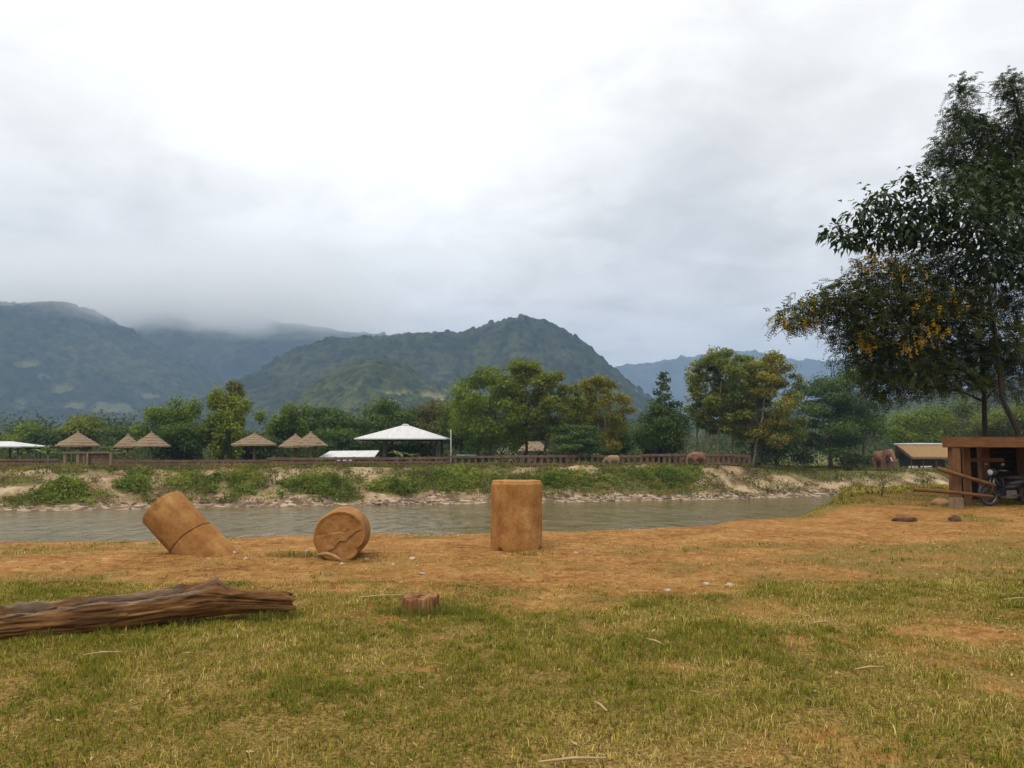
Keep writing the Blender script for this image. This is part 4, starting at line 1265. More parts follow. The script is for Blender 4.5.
def drum_mesh(name, r, h, mat, seed, groove=None, taper=0.0, end=None, lip=True, bites=()):
    """weathered solid cylinder, axis Z from 0 to h. end: function(x,y)->relief of the top face"""
    prof = [(0.0, 0), (r * .5, 0), (r * .93, 0.0), (r * .985, .012), (r, .035)]
    nz = 40
    zz_ = [.035 + (h - .10) * i / nz for i in range(1, nz)]
    if groove is not None: zz_ = sorted(zz_ + [groove[0] + q * .007 for q in range(-9, 10)])
    for z in zz_: prof.append((r, z))
    if lip: prof += [(r, h - .065), (r * .998, h - .048), (r * .985, h - .04), (r * .965, h - .036), (r * .96, h - .012), (r * .952, h - .003), (r * .93, h)]
    else: prof += [(r, h - .06), (r * .998, h - .02), (r * .99, h - .006), (r * .97, h)]
    EQ = list(np.linspace(.9, .02, 42)) + [.001]
    for q in EQ: prof.append((r * q * (.93 if lip else .97) / .9 * .985, h))
    n = 96
    pr = np.array([p[0] for p in prof]); pz = np.array([p[1] for p in prof])
    th = np.linspace(0, 2 * PI, n, endpoint=False)
    TH, PZ = np.meshgrid(th, pz); PR = np.repeat(pr[:, None], n, 1)
    side = sstep(.8, .97, PR / r)
    cx = np.cos(TH); sx = np.sin(TH)
    nz_ = (fbm(cx * 1.6 + 5 + seed, sx * 1.6 + PZ * 2.2, seed, 4) - .5) * .055 + (fbm(cx * 6 + seed, sx * 6 + PZ * 7, seed + 3, 3) - .5) * .014
    PR = PR * (1 + nz_ * side / r * .5) * (1 - taper * PZ / h)
    if groove is not None:
        z0, tilt = groove
        dz = PZ - (z0 + tilt * np.sin(TH) + (vnoise(TH * 3, TH * 0, seed) - .5) * .02)
        PR = PR - side * .024 * np.exp(-(dz / .010) ** 2) + side * .014 * (dz < 0)
    for (bt, bz, bw, bh, bd) in bites:      # chipped corners
        da = (TH - bt + PI) % (2 * PI) - PI
        PR = PR - side * bd * np.exp(-(da / bw) ** 2 - ((PZ - bz) / bh) ** 2) * (.6 + .8 * vnoise(TH * 20, PZ * 30, seed))
    X = PR * np.cos(TH); Y = PR * np.sin(TH); Z = PZ.copy()
    topm = (np.arange(len(prof)) >= len(prof) - len(EQ) - 1)[:, None]
    rel = (fbm(X * 6, Y * 6, seed + 7, 4) - .5) * .02
    if end is not None: rel = rel + end(X, Y)
    Z = Z + np.where(topm, rel, 0)
    m = len(prof)
    idx = np.arange(m * n).reshape(m, n)
    q = np.stack([idx[:-1], np.roll(idx[:-1], -1, 1), np.roll(idx[1:], -1, 1), idx[1:]], -1).reshape(-1, 4)
    return np_mesh(name, np.stack([X, Y, Z], -1).reshape(-1, 3), [q], mat, smooth=True)


DG = 'mud coloured drums standing along the river bank'
# upright drum
d_y = 12.05
p = at(516.5, 549, d_y)
k = d_y / F
z_up = gz(p.x, d_y)
hgt = (549 - 480.5) * k * 1.0
o = drum_mesh('drum', 26.5 * k, hgt + .06, drum_mat('mud_clay', 0), 3, bites=((-2.62, .03, .10, .035, .10), (-.62, .02, .22, .04, .09), (-2.0, .02, .3, .02, .02)))
o.location = (p.x * 1.035, d_y + .52, z_up - .05); o.rotation_euler = (R(-.4), R(.3), R(20))
tag(o, 'upright ochre drum standing flat on its end beside the river', 'drum', DG)


# drum lying with its broken face to the camera
def broken(X, Y):
    e = np.zeros_like(X)
    # sunk lower right wedge and raised lighter shard
    # cracks across the face; the sector under them has dropped back a little
    l1 = Y - (.06 + .16 * X + (vnoise(X * 14, Y * 0, 5) - .5) * .035)
    l2 = Y - (-.10 + .62 * X + (vnoise(X * 12, Y * 0, 8) - .5) * .09)
    rad = np.sqrt(X * X + Y * Y)
    inside = 1 - sstep(.30, .345, rad)
    e = e + .010 * (l1 < 0) * (l2 > 0) - .008 * (l2 < 0)
    e = e - .012 * np.exp(-(l1 / .007) ** 2) * (X < .16) - .010 * np.exp(-(l2 / .006) ** 2) * (X > -.02)
    e = e - .013          # the face lies back inside a raised rim
    return e * inside + .012 * (fbm(X * 8, Y * 8, 4, 3) - .5)


d_y = 11.75
k = d_y / F
p = at(344.5, 533, d_y)
o = drum_mesh('drum', 24.6 * k, .84, drum_mat('mud_clay_broken', 2, .86), 9, end=broken, lip=False, bites=((-.5, .82, .22, .05, .07), (1.9, .84, .3, .03, .02)))
zg = gz(p.x, d_y)
o.rotation_euler = Euler((R(90), 0, R(-22)), 'XYZ')
rr = 24.6 * k
ax = Vector((.09, -1, 0.0)).normalized()   # direction of local +Z
xa = Vector((0, 0, 1)).cross(ax).normalized(); ya = ax.cross(xa)
o.rotation_euler = Matrix((xa, ya, ax)).transposed().to_euler()
o.location = Vector((p.x, d_y, zg + rr - .03)) - ax * .42 + Vector((-.02, 0, 0))
tag(o, 'ochre drum lying on its side with its cracked round face to the viewer', 'drum', DG)
# its broken off rim flake lying in front
p2 = at(333, 557, 11.25)
mb = MB(); pts = []
for i in range(9):
    t = i / 8; pts.append((-.22 + .36 * t, .02 * math.sin(t * 3), .055 - .10 * t + .05 * math.sin(t * PI)))
mb.tube(pts, [.01, .02, .026, .03, .03, .03, .028, .02, .01], 7, wob=.2)
fl = mb.build('shard', M['mudstone'], None, True)
fl.location = (p2.x, 11.24, gz(p2.x, 11.24) + .03)
tag(fl, 'curved flake of rim lying against the foot of the lying drum', 'shard')

# tilted drum half sunk in the ground
d_y = 12.0
k = d_y / F
foot = at(204, 557, d_y)
ax = Vector((-50, 9, 47)).normalized()
o = drum_mesh('drum', 23.4 * k, 1.50, drum_mat('mud_clay_tilted', 5, .84), 15, groove=(.80, -.02), taper=.05, lip=False)
o.rotation_euler = ax.to_track_quat('Z', 'Y').to_euler()
o.location = Vector((foot.x, d_y, gz(foot.x, d_y))) - ax * .50
tag(o, 'ochre drum leaning left with a seam round it and its foot sunk in the soil', 'drum', DG)


# the fallen trunk at the left
def log_mat():
    m, nt, N, L = new_mat('weathered_wood')
    out = nd(N, 'ShaderNodeOutputMaterial')
    bs = nd(N, 'ShaderNodeBsdfPrincipled'); bs.inputs['Roughness'].default_value = .85; bs.inputs['Specular IOR Level'].default_value = .2
    L.new(bs.outputs[0], out.inputs[0])
    tc = nd(N, 'ShaderNodeTexCoord')
    a = nd(N, 'ShaderNodeAttribute'); a.attribute_name = 'tint'
    mp = nd(N, 'ShaderNodeMapping'); mp.inputs['Scale'].default_value = (.7, 9, 9); L.new(tc.outputs['Object'], mp.inputs[0])
    n1 = nd(N, 'ShaderNodeTexNoise'); n1.inputs['Scale'].default_value = 2.2; n1.inputs['Detail'].default_value = 9; n1.inputs['Roughness'].default_value = .68; n1.inputs['Distortion'].default_value = .5
    L.new(mp.outputs[0], n1.inputs['Vector'])
    r = ramp(N, [(0.32, (0.04, 0.018, 0.006)), (0.45, (0.12, 0.055, 0.017)), (0.57, (0.21, 0.098, 0.030)), (0.70, (0.33, 0.19, 0.078))])
    L.new(n1.outputs['Fac'], r.inputs[0])
    n0 = nd(N, 'ShaderNodeTexNoise'); n0.inputs['Scale'].default_value = 2.0; n0.inputs['Detail'].default_value = 4; L.new(tc.outputs['Object'], n0.inputs['Vector'])
    rr = ramp(N, [(0.35, (.62, .6, .62)), (0.65, (1.15, 1.15, 1.1))]); L.new(n0.outputs['Fac'], rr.inputs[0])
    g = nd(N, 'ShaderNodeMix'); g.data_type = 'RGBA'; g.blend_type = 'MULTIPLY'; g.inputs[0].default_value = 1
    L.new(r.outputs[0], g.inputs[6]); L.new(rr.outputs[0], g.inputs[7])
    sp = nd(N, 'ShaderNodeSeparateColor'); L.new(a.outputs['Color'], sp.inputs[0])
    g2 = nd(N, 'ShaderNodeMix'); g2.data_type = 'RGBA'; L.new(sp.outputs[0], g2.inputs[0])
    gr = ramp(N, [(0.3, (0.07, 0.045, 0.03)), (0.6, (0.21, 0.155, 0.105)), (0.75, (0.33, 0.26, 0.19))]); L.new(n1.outputs['Fac'], gr.inputs[0])
    L.new(g.outputs[2], g2.inputs[6]); L.new(gr.outputs[0], g2.inputs[7])
    g3 = nd(N, 'ShaderNodeMix'); g3.data_type = 'RGBA'; L.new(sp.outputs[1], g3.inputs[0]); L.new(g2.outputs[2], g3.inputs[6]); g3.inputs[7].default_value = (0.034, 0.019, 0.011, 1)  # dark rot brown that also paints shade into the groove
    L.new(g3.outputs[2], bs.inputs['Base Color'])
    b = nd(N, 'ShaderNodeBump'); b.inputs['Strength'].default_value = .8; b.inputs['Distance'].default_value = .02
    L.new(n1.outputs['Fac'], b.inputs['Height']); L.new(b.outputs[0], bs.inputs['Normal'])
    return m


# px, centre row, half thickness px, distance
LOGP = [(-260, 645, 22, 6.15), (-120, 638, 21, 6.35), (0, 626, 17.5, 6.65), (60, 619.5, 17.5, 6.85), (110, 614, 17.5, 7.0), (160, 607, 17.5, 7.15), (195, 601, 17.5, 7.28), (215, 600, 16, 7.36), (235, 601.5, 12.5, 7.45), (262, 602.5, 11, 7.55), (284, 603, 9.5, 7.62), (292, 603.5, 8.2, 7.66)]
ctr = [at(a, b, y) for (a, b, h, y) in LOGP]; rad = [h * y / F for (a, b, h, y) in LOGP]
A = ctr[0]; Bv = ctr[-1]
L0 = (Bv - A).length
xax = (Bv - A).normalized(); yax = Vector((0, 0, 1)).cross(xax).normalized(); zax = xax.cross(yax)
RM = Matrix((xax, yax, zax)).transposed()
loc = [RM.transposed() @ (c - A) for c in ctr]
nu, nt_ = 420, 120
ux = np.linspace(0, 1, nu) ** .92
lx = np.array([c.x for c in loc])
U, TH = np.meshgrid(np.linspace(lx[0], lx[-1], nu), np.linspace(0, 2 * PI, nt_, endpoint=False), indexing='ij')
CY = np.interp(U, lx, [c.y for c in loc]); CZ = np.interp(U, lx, [c.z for c in loc]); RD = np.interp(U, lx, rad)
fr = U / L0
rad_n = 1 + (fbm(U * 1.6, np.cos(TH) * 1.1 + np.sin(TH) * .9 + 4, 5, 3) - .5) * .34 + (fbm(U * 1.3, TH * 5.0, 9, 3) - .5) * .10 + (vnoise(U * 5, TH * 13, 12) - .5) * .05
# rotted channel along the top
xk = np.interp(np.array([0.0]), [0], [0])
xkn = loc[7].x
th0 = PI / 2 + .35 + (fbm(U * 1.3, U * 0, 15, 3) - .5) * .9       # angle measured from local y (away) to z (up)
da = (TH - th0 + PI) % (2 * PI) - PI
mask = 1 - sstep(xkn - .35, xkn + .02, U)
depth = .55 * (.5 + fbm(U * 3.0, U * 0 + 2, 19, 3))
w = .30 + .3 * (fbm(U * 2.1, U * 0 + 6, 23, 3) - .3)
ch = np.exp(-(da / w) ** 4) * mask
spl = (vnoise(U * 3.2, TH * 9, 27) - .35) * .30
rad_n = rad_n - ch * (depth - spl)
lipm = np.exp(-((np.abs(da) - w * 1.25) / .18) ** 2) * mask
rad_n = rad_n + lipm * (fbm(U * 9, TH * 3, 29, 4) - .40) * .42
rad_n = rad_n - .10 * ch * (vnoise(U * 9, TH * 22, 41) > .55) - .07 * (fbm(U * 2.4, TH * 9, 43, 3) > .6)
# long drying cracks
for i in range(22):
    ca = random.uniform(0, 2 * PI); c0_ = random.uniform(-.1, .8) * L0; c1_ = c0_ + random.uniform(.3, 1.1)
    pa = ca + (fbm(U * 1.4 + i * 7, U * 0, 45, 3) - .5) * .9
    dd = (TH - pa + PI) % (2 * PI) - PI
    wdt = random.uniform(.035, .09)
    rad_n = rad_n - random.uniform(.06, .2) * np.exp(-(dd / wdt) ** 2) * sstep(c0_, c0_ + .15, U) * (1 - sstep(c1_ - .15, c1_, U))
# knot where a limb broke off
kd = ((U - xkn) / .085) ** 2 + (((TH - PI / 2 + PI) % (2 * PI) - PI) / .55) ** 2
rad_n = rad_n + .36 * np.exp(-kd) + .12 * np.exp(-kd * 4) * vnoise(U * 40, TH * 6, 2)
# splintered tail
tail = sstep(loc[9].x, loc[11].x, U)
rad_n = rad_n * (1 + tail * (vnoise(TH * 4, U * 2, 31) - .5) * .6)
UX = U + tail * (vnoise(TH * 3.5, TH * 0, 33) - .55) * .09
Yl = CY - np.cos(TH) * -1 * RD * rad_n; Zl = CZ + np.sin(TH) * RD * rad_n
V = np.stack([UX, Yl, Zl], -1).reshape(-1, 3)
idx = np.arange(nu * nt_).reshape(nu, nt_)
q = np.stack([idx[:-1], np.roll(idx[:-1], -1, 1), np.roll(idx[1:], -1, 1), idx[1:]], -1).reshape(-1, 4)[:, ::-1]
c0 = len(V)
V = np.concatenate([V, [[lx[0], loc[0].y, loc[0].z], [lx[-1] - .06, loc[-1].y, loc[-1].z]]])
caps = [[c0, idx[0, (i + 1) % nt_], idx[0, i]] for i in range(nt_)] + [[c0 + 1, idx[-1, i], idx[-1, (i + 1) % nt_]] for i in range(nt_)]
gt = np.clip((ch * .5 + lipm * .9) * sstep(.36, .6, fbm(U * 4, TH * 6, 55, 3)) * 1.2 + .55 * np.exp(-kd * 1.6), 0, 1).reshape(-1)
gt = np.concatenate([gt, [0, .5]])
rot = np.concatenate([np.clip(ch * sstep(.38, .55, fbm(U * 5, TH * 7, 57, 3)), 0, 1).reshape(-1), [0, .8]])  # rot mask, laid along the groove to darken it like shade
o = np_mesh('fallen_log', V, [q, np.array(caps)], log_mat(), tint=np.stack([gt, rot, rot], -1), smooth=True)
o.matrix_world = Matrix.Translation(A) @ RM.to_4x4()
tag(o, 'fallen weathered tree trunk with a rotted split top lying in the grass', 'log')
LOGA, LOGB = A, Bv

# stump
p = base_at(421, 7.95)
mb = MB()
n = 150; prof = [(1.10, -.05), (1.06, .0), (1.0, .05), (.98, .10), (.97, .14), (.95, .155), (.88, .163), (.7, .155), (.45, .15), (.2, .148), (.01, .147)]
V = []; Fs = []
for (r, z) in prof:
    for k in range(n):
        q = 2 * PI * k / n
        rib = math.sin(q * 25) * (.035 if r > .9 else 0)
        f = (1 + rib) * (1 + .06 * math.sin(3 * q + 1) + .03 * math.sin(5 * q))
        zt_ = z * (1 + (.10 * math.sin(q + .6) + .05 * math.sin(q * 7)) * (1 if z > .1 else 0))
        V.append((.185 * r * f * math.cos(q), .15 * r * f * math.sin(q), zt_))
for i in range(len(prof) - 1):
    for k in range(n): Fs.append((i * n + k, i * n + (k + 1) % n, (i + 1) * n + (k + 1) % n, (i + 1) * n + k))
mb.add(V, Fs)
st = mb.build('stump', surf_mat('stump_wood', [(0.3, (0.06, 0.026, 0.011)), (0.5, (0.19, 0.085, 0.03)), (0.72, (0.37, 0.2, 0.085))], 4, bump=.8, stretch=(5, 5, .6), bdist=.02), None, False)
st.location = p
tag(st, 'short reddish ribbed stump sticking out of the grass', 'stump')

# clods, boulder and loose stones on the near bank
def rock_mesh(name, r, mat, seed, flat=.6, n=14, m=9, amp=.35):
    mb = MB(); mb.ell((0, 0, 0), (1, 1, 1), None, n, m)
    V = np.array(mb.v)
    f = 1 + (fbm(V[:, 0] * 1.5 + seed * 3.1, V[:, 1] * 1.5 + V[:, 2] * 2, seed, 3) - .5) * 2 * amp
    V = V * f[:, None] * np.array(r) ; 
    mb.v = [tuple(v) for v in V]
    return mb.build(name, mat, None, True)


for (px, row, w, h, lab) in ((898, 516.5, 9.5, 3.4, 'widest dark brown clod on the bare earth near the shelter'), (909, 516.5, 4, 3, 'small round dark clod touching the widest one'), (950, 516.5, 6, 3.6, 'dark clod on the bare earth directly before the shelter post')):
    y = EYE * F / (row + h * .8 - HOR); k = y / F; b = base_at(px, y)
    o = rock_mesh('dung_clod', (w * k, w * k * .7, h * k * 1.1), M['clod'], int(px)); o.location = (b[0], b[1], b[2] + h * k * .4)
    tag(o, lab, 'clod', 'dark clods on the bare earth')
y = 22.3; k = y / F; b = base_at(937, y)
o = rock_mesh('boulder', (9 * k, 6 * k, 5 * k), M['mudstone'], 4); o.location = (b[0], y, b[2] + 2 * k)
tag(o, 'rounded orange tan boulder at the foot of the shelter post', 'boulder')
SG = 'small pale stones on the near bank'
for (px, row, w, lab) in ((369, 557, 3, 'pale stone just right of the lying drum'), (414, 557, 4, 'pale flat stone midway between the lying and upright drums'), (395, 563, 2.5, 'small pale stone right of the lying drum, nearer the viewer'),
                          (703, 582, 4, 'round pale stone on the worn patch right of the upright drum'), (726, 583, 4.5, 'angular pale stone at the right edge of the worn patch'), (665, 589, 4, 'flat pale stone at the left of the worn patch'),
                          (424, 573, 3, 'small white stone on the grass above the stump'), (345, 562, 3, 'white pebble at the foot of the lying drum face'), (575, 553, 3, 'pale stone on the earth right of the upright drum foot'),
                          (237, 553, 4, 'pale stone beside the sunk foot of the tilted drum'), (250, 559, 3, 'flat buff stone in front of the tilted drum'), (310, 551, 3, 'buff pebble on the earth left of the lying drum')):
    y = EYE * F / (row - HOR); k = y / F; b = base_at(px, y)
    o = rock_mesh('pebble', (w * k, w * k * .8, w * k * .55), M['stone'], int(px) % 50, n=10, m=7); o.location = (b[0], b[1], b[2] + .15 * w * k); o.rotation_euler = (0, 0, px)
    tag(o, lab, 'stone', SG)

# dry sticks in the grass
for (px, row, L, ang, lab) in ((652, 640, .18, 2.4, 'short pale stick standing askew in the green grass'), (860, 668, .22, .15, 'pale dry stick lying flat at the right side of the lawn'), (598, 706, .16, 2.0, 'bent pale straw stick in the lawn below the upright drum'),
                               (112, 653, .28, .2, 'brown twig in the grass below the fallen log'), (570, 757, .34, .05, 'long brown stick lying in the dry foreground grass'), (1008, 600, .3, .1, 'tan stick on the worn ground at the right edge'),
                               (385, 597, .5, .12, 'straight yellow straw stalk lying left of the stump'), (812, 624, .25, .5, 'pale stick on the worn grass right of centre')):
    y = EYE * F / (row - HOR); b = base_at(px, y)
    mb = MB(); d = Vector((math.cos(ang), math.sin(ang) * .6, .12 if ang > 1 else .02))
    mb.tube([d * (-L / 2) + Vector((0, 0, .02)), Vector((0, .01, .03)), d * (L / 2) + Vector((0, 0, .03))], [.006, .008, .004], 6)
    o = mb.build('stick', M['twig'], None, True); o.location = (b[0], b[1], b[2] + .015)
    tag(o, lab, 'stick', 'dry sticks lying on the near bank')

# leafless sapling at the bank edge
b = base_at(879, 26.2)
mb = MB(); H0 = 40 * 26.2 / F
for (dx, dz, r) in ((0.0, 1.2, .016), (-.42, .62, .012), (.16, .75, .011), (-.15, .95, .01)):
    mb.tube(branch_pts((0, 0, -.1), (dx, 0, dz), .03, 6, .03), [r * (1 - .12 * i) for i in range(7)], 5)
for i in range(12):
    z = random.uniform(.3, 1.1); mb.tube(branch_pts((0, 0, z), (random.uniform(-.3, .3), random.uniform(-.1, .1), z + random.uniform(.1, .3)), 0, 3, .05), [.007, .006, .004, .003], 4)
o = mb.build('sapling', M['bark'], None, True); o.location = b
tag(o, 'thin leafless sapling at the edge of the near bank below the standing elephant', 'sapling')


# ------------------------------------------------------------------ grass of the near bank
def blades(n, xr, yr, hgt, wid, dens_fn, dry_add=0.0, edge=True):
    per = 9
    nt0 = n // per
    ty_ = np.sqrt(rng.uniform(yr[0] ** 2, yr[1] ** 2, nt0)); tx_ = rng.uniform(-1, 1, nt0) * (.86 * ty_ + 2.2)
    td = rng.normal(size=nt0) * .27; th_ = .6 + .8 * rng.random(nt0); sp_ = .012 + .05 * rng.random(nt0)
    i_ = rng.integers(0, nt0, n)
    y = ty_[i_] + rng.normal(size=n) * sp_[i_]; x = tx_[i_] + rng.normal(size=n) * sp_[i_]
    g = dens_fn(x, y)
    keep = rng.random(n) < g
    keep &= (y < edge_y(x) + .4) | (x / y > .4)
    x = x[keep]; y = y[keep]; g = g[keep]; td = td[i_][keep]; th_ = th_[i_][keep]
    z = ground_z(x, y)
    m = len(x)
    h = hgt * th_ * (.35 + 1.0 * rng.random(m)) * (.5 + .7 * g) * (.6 + .9 * fbm(x * 1.3, y * 1.3, 51, 3))
    q = rng.random(m) * 2 * PI; lean = rng.random(m) * .9 + .25
    d = np.stack([np.cos(q), np.sin(q)], -1)
    sd = np.stack([-np.sin(q), np.cos(q)], -1)
    # blade sides face the camera as often as not
    w = wid * (.6 + .8 * rng.random(m)) * (.75 + y * .05)
    B = np.stack([x, y, z - .008], -1)
    M1 = B + np.stack([d[:, 0] * h * lean * .4, d[:, 1] * h * lean * .4, h * .62], -1)
    Tp = B + np.stack([d[:, 0] * h * lean * 1.1, d[:, 1] * h * lean * 1.1, h * (1.0 - .3 * lean * lean)], -1)
    S = np.stack([sd[:, 0] * w * .5, sd[:, 1] * w * .5, np.zeros(m)], -1)
    V = np.stack([B - S, B + S, M1 + S * .8, M1 - S * .8, Tp], 1).reshape(-1, 3)
    i = np.arange(m)[:, None] * 5
    dr = np.clip(dry_amount(x, y) * .95 + .04 + td + rng.normal(size=m) * .2 + dry_add + (1 - g) * .22, 0, 1)[:, None]
    g0 = np.array((0.10, 0.132, 0.012)); g1 = np.array((0.27, 0.225, 0.032)); g2 = np.array((0.52, 0.40, 0.15))
    T = np.where(dr < .6, g0 + (g1 - g0) * dr / .6, g1 + (g2 - g1) * (dr - .6) / .4)
    brown = (rng.random(m) < .10)[:, None]
    T = np.where(brown, np.array((0.12, 0.06, 0.02)) * (.5 + rng.random((m, 1))), T)
    T = T * (1 + rng.normal(size=(m, 1)) * .22)
    return V, i + np.array([[0, 1, 2, 3]]), i + np.array([[3, 2, 4]]), np.repeat(np.clip(T, .004, 1), 5, 0)


parts = [blades(700000, None, (3.0, 9.5), .033, .0042, grass_amount), blades(390000, None, (9.0, 30), .04, .0055, grass_amount),
         blades(170000, None, (28, 54), .12, .012, lambda x, y: grass_amount(x, y) * (x / y > .36), -.05),
         blades(30000, None, (3.0, 14), .06, .003, lambda x, y: grass_amount(x, y) * .8 + .06, .55)]
# tufts against the log, the stump and the drums
def tuft(cx, cy, rx, ry, n, h):
    x = cx + rng.normal(size=n) * rx; y = cy + rng.normal(size=n) * ry
    return x, y, h


tx, ty = [], []
for i in range(70):
    t = random.random(); q = LOGA.lerp(LOGB, t); 
    nn = 45; o_ = -.17 + random.uniform(-.06, .1)
    tx.append(q.x + rng.normal(size=nn) * .06); ty.append(q.y + o_ + rng.normal(size=nn) * .05)
tx.append(p[0] + rng.normal(size=650) * .24); ty.append(7.95 - .16 + rng.normal(size=650) * .09)
tx.append(p[0] + .26 + rng.normal(size=350) * .14); ty.append(7.95 + rng.normal(size=350) * .13)
tx.append(-2.95 + rng.normal(size=300) * .3); ty.append(11.55 + rng.normal(size=300) * .06)
for (a, b_) in ((-3.3, 11.7), (.25, 11.8), (-2.1, 11.2)):
    tx.append(a + rng.normal(size=120) * .2); ty.append(b_ + rng.normal(size=120) * .05)
tx = np.concatenate(tx); ty = np.concatenate(ty)


def blades_at(x, y, hgt, wid):
    m = len(x); z = ground_z(x, y)
    h = hgt * (.4 + .9 * rng.random(m)); q = rng.random(m) * 2 * PI; lean = rng.random(m) * .7 + .2
    w = wid * (.6 + .8 * rng.random(m))
    B = np.stack([x, y, z - .008], -1)
    M1 = B + np.stack([np.cos(q) * h * lean * .4, np.sin(q) * h * lean * .4, h * .62], -1)
    Tp = B + np.stack([np.cos(q) * h * lean * 1.1, np.sin(q) * h * lean * 1.1, h * (1.0 - .3 * lean * lean)], -1)
    S = np.stack([-np.sin(q) * w * .5, np.cos(q) * w * .5, np.zeros(m)], -1)
    V = np.stack([B - S, B + S, M1 + S * .8, M1 - S * .8, Tp], 1).reshape(-1, 3)
    i = np.arange(m)[:, None] * 5
    T = np.array((0.075, 0.1, 0.016)) + (np.array((0.2, 0.18, 0.042)) - np.array((0.075, 0.1, 0.016))) * rng.random((m, 1))
    return V, i + np.array([[0, 1, 2, 3]]), i + np.array([[3, 2, 4]]), np.repeat(T, 5, 0)


parts.append(blades_at(tx, ty, .10, .006))
Vs, Q4, Q3, Ts = [], [], [], []; b0 = 0
for (V, a4, a3, T) in parts:
    Vs.append(V); Q4.append(a4 + b0); Q3.append(a3 + b0); Ts.append(T); b0 += len(V)
g_ = np_mesh('grass', np.concatenate(Vs), [np.concatenate(Q4), np.concatenate(Q3)], M['blade'], None, np.concatenate(Ts))
tag(g_, 'short patchy green and dry grass growing on the near bank', 'grass', kind='stuff')

# leaf litter, straw and grit on the bare earth
n = 15000
y = np.sqrt(rng.uniform(3.2 ** 2, 16 ** 2, n)); x = rng.uniform(-1, 1, n) * (.8 * y + 1.5)
k_ = (y < edge_y(x) - .3) & (rng.random(n) < np.where(y > 9, .85, .45))
x = x[k_]; y = y[k_]; n = len(x)
P = np.stack([x, y, ground_z(x, y) + .012], -1)
Nn = np.stack([rng.normal(size=n) * .25, rng.normal(size=n) * .25, np.ones(n)], -1); Nn /= np.linalg.norm(Nn, axis=1, keepdims=True)
T = np.array((0.09, 0.04, 0.014)) + (np.array((0.5, 0.36, 0.19)) - np.array((0.09, 0.04, 0.014))) * (rng.random((n, 1)) ** 1.5)
V, Fq, T = leaf_quads(P, Nn, .02 + .05 * rng.random(n) ** 2, .35, T)
tag(np_mesh('litter', V, [Fq], M['blade'], None, T), 'dry leaf scraps and straw scattered over the bare near bank', 'litter', kind='stuff')

# pebble beach of the far shore
def pebbles(n):
    mb = MB(); mb.ell((0, 0, 0), (1, 1, 1), None, 6, 4)
    V0 = np.array(mb.v); tri = [f for f in mb.f if len(f) == 3]; qd = [f for f in mb.f if len(f) == 4]
    X = rng.uniform(-58, 46, n); s0 = np.abs(rng.normal(size=n)) * 1.5 + rng.uniform(-.3, .5, n)
    far = rng.random(n) < .16
    s0 = np.where(far, rng.uniform(1, 8, n), s0)
    Y = shore_y(X) + s0; Z = ground_z(X, Y)
    keep = (Z > WATER - .1) & (rng.random(n) < .08 + 1.3 * sstep(.42, .66, fbm(X * .2, Y * .2, 81, 3))) & ((bank_green(X, Y, Z) < .3) | ~far)
    X = X[keep]; Y = Y[keep]; Z = Z[keep]; n = len(X)
    r = .03 + .15 * rng.random(n) ** 5
    A = V0[None] * (1 + rng.normal(size=(n, len(V0), 1)) * .16) * (r[:, None, None]) * rng.uniform(.5, 1.2, (n, 1, 3)) * np.array([1.2, 1, .75])
    A = A + np.stack([X, Y, Z + r * .2], -1)[:, None, :]
    i = np.arange(n)[:, None, None] * len(V0)
    T = np.array((0.09, 0.06, 0.04)) + (np.array((0.46, 0.38, 0.29)) - np.array((0.09, 0.06, 0.04))) * (rng.random((n, 1)) ** 3)
    return A.reshape(-1, 3), (i + np.array(qd)[None]).reshape(-1, 4), (i + np.array(tri)[None]).reshape(-1, 3), np.repeat(T, len(V0), 0)


V, q4, q3, T = pebbles(5200)
tag(np_mesh('shingle', V, [q4, q3], M['rock'], None, T), 'pale river pebbles along the foot of the far bank', 'pebbles', kind='stuff')


# ------------------------------------------------------------------ fences
def fence(a, b, label, style, nm='fence'):
    """a,b: (px, y) ends"""
    Pa = Vector(((a[0] - 512) / F * a[1], a[1], 0)); Pb = Vector(((b[0] - 512) / F * b[1], b[1], 0))
    d = Pb - Pa; L = d.length; dn = d.normalized(); ang = math.atan2(dn.y, dn.x)
    mid = Pa.lerp(Pb, .5); zb = gz(mid.x, mid.y)
    o = thing(nm, (Pa.x, Pa.y, zb), label, 'fence', 'timber fences along the far bank', ang)

    def rel(t): 
        q = Pa + dn * t
        return gz(q.x, q.y) - zb
    st = style
    n = int(L / st['sp'])
    for i in range(n + 1):
        t = L * i / n; h = st['h'] * random.uniform(.96, 1.05)
        mb = MB(); mb.box((t, 0, rel(t) + h / 2 - .15), (st['w'] * random.uniform(.85, 1.1), st['w'] * .7, h + .3), (random.uniform(-.02, .02), random.uniform(-.015, .015), 0))
        mb.build('post', M['fence_wood'], o)
    for (zr, hr) in st['rails']:
        mb = MB(); m = max(2, int(L / 3.2))
        for i in range(m):
            t0 = L * i / m; t1 = L * (i + 1) / m
            z0, z1 = rel(t0) + zr + random.uniform(-.02, .02), rel(t1) + zr + random.uniform(-.02, .02)
            c = ((t0 + t1) / 2, -st['w'] * .35 - .04, (z0 + z1) / 2)
            mb.box(c, (math.hypot(t1 - t0, z1 - z0) - .01, .07, hr), (0, -math.atan2(z1 - z0, t1 - t0), 0))
        mb.build('rail', M['fence_wood'], o)
    return o


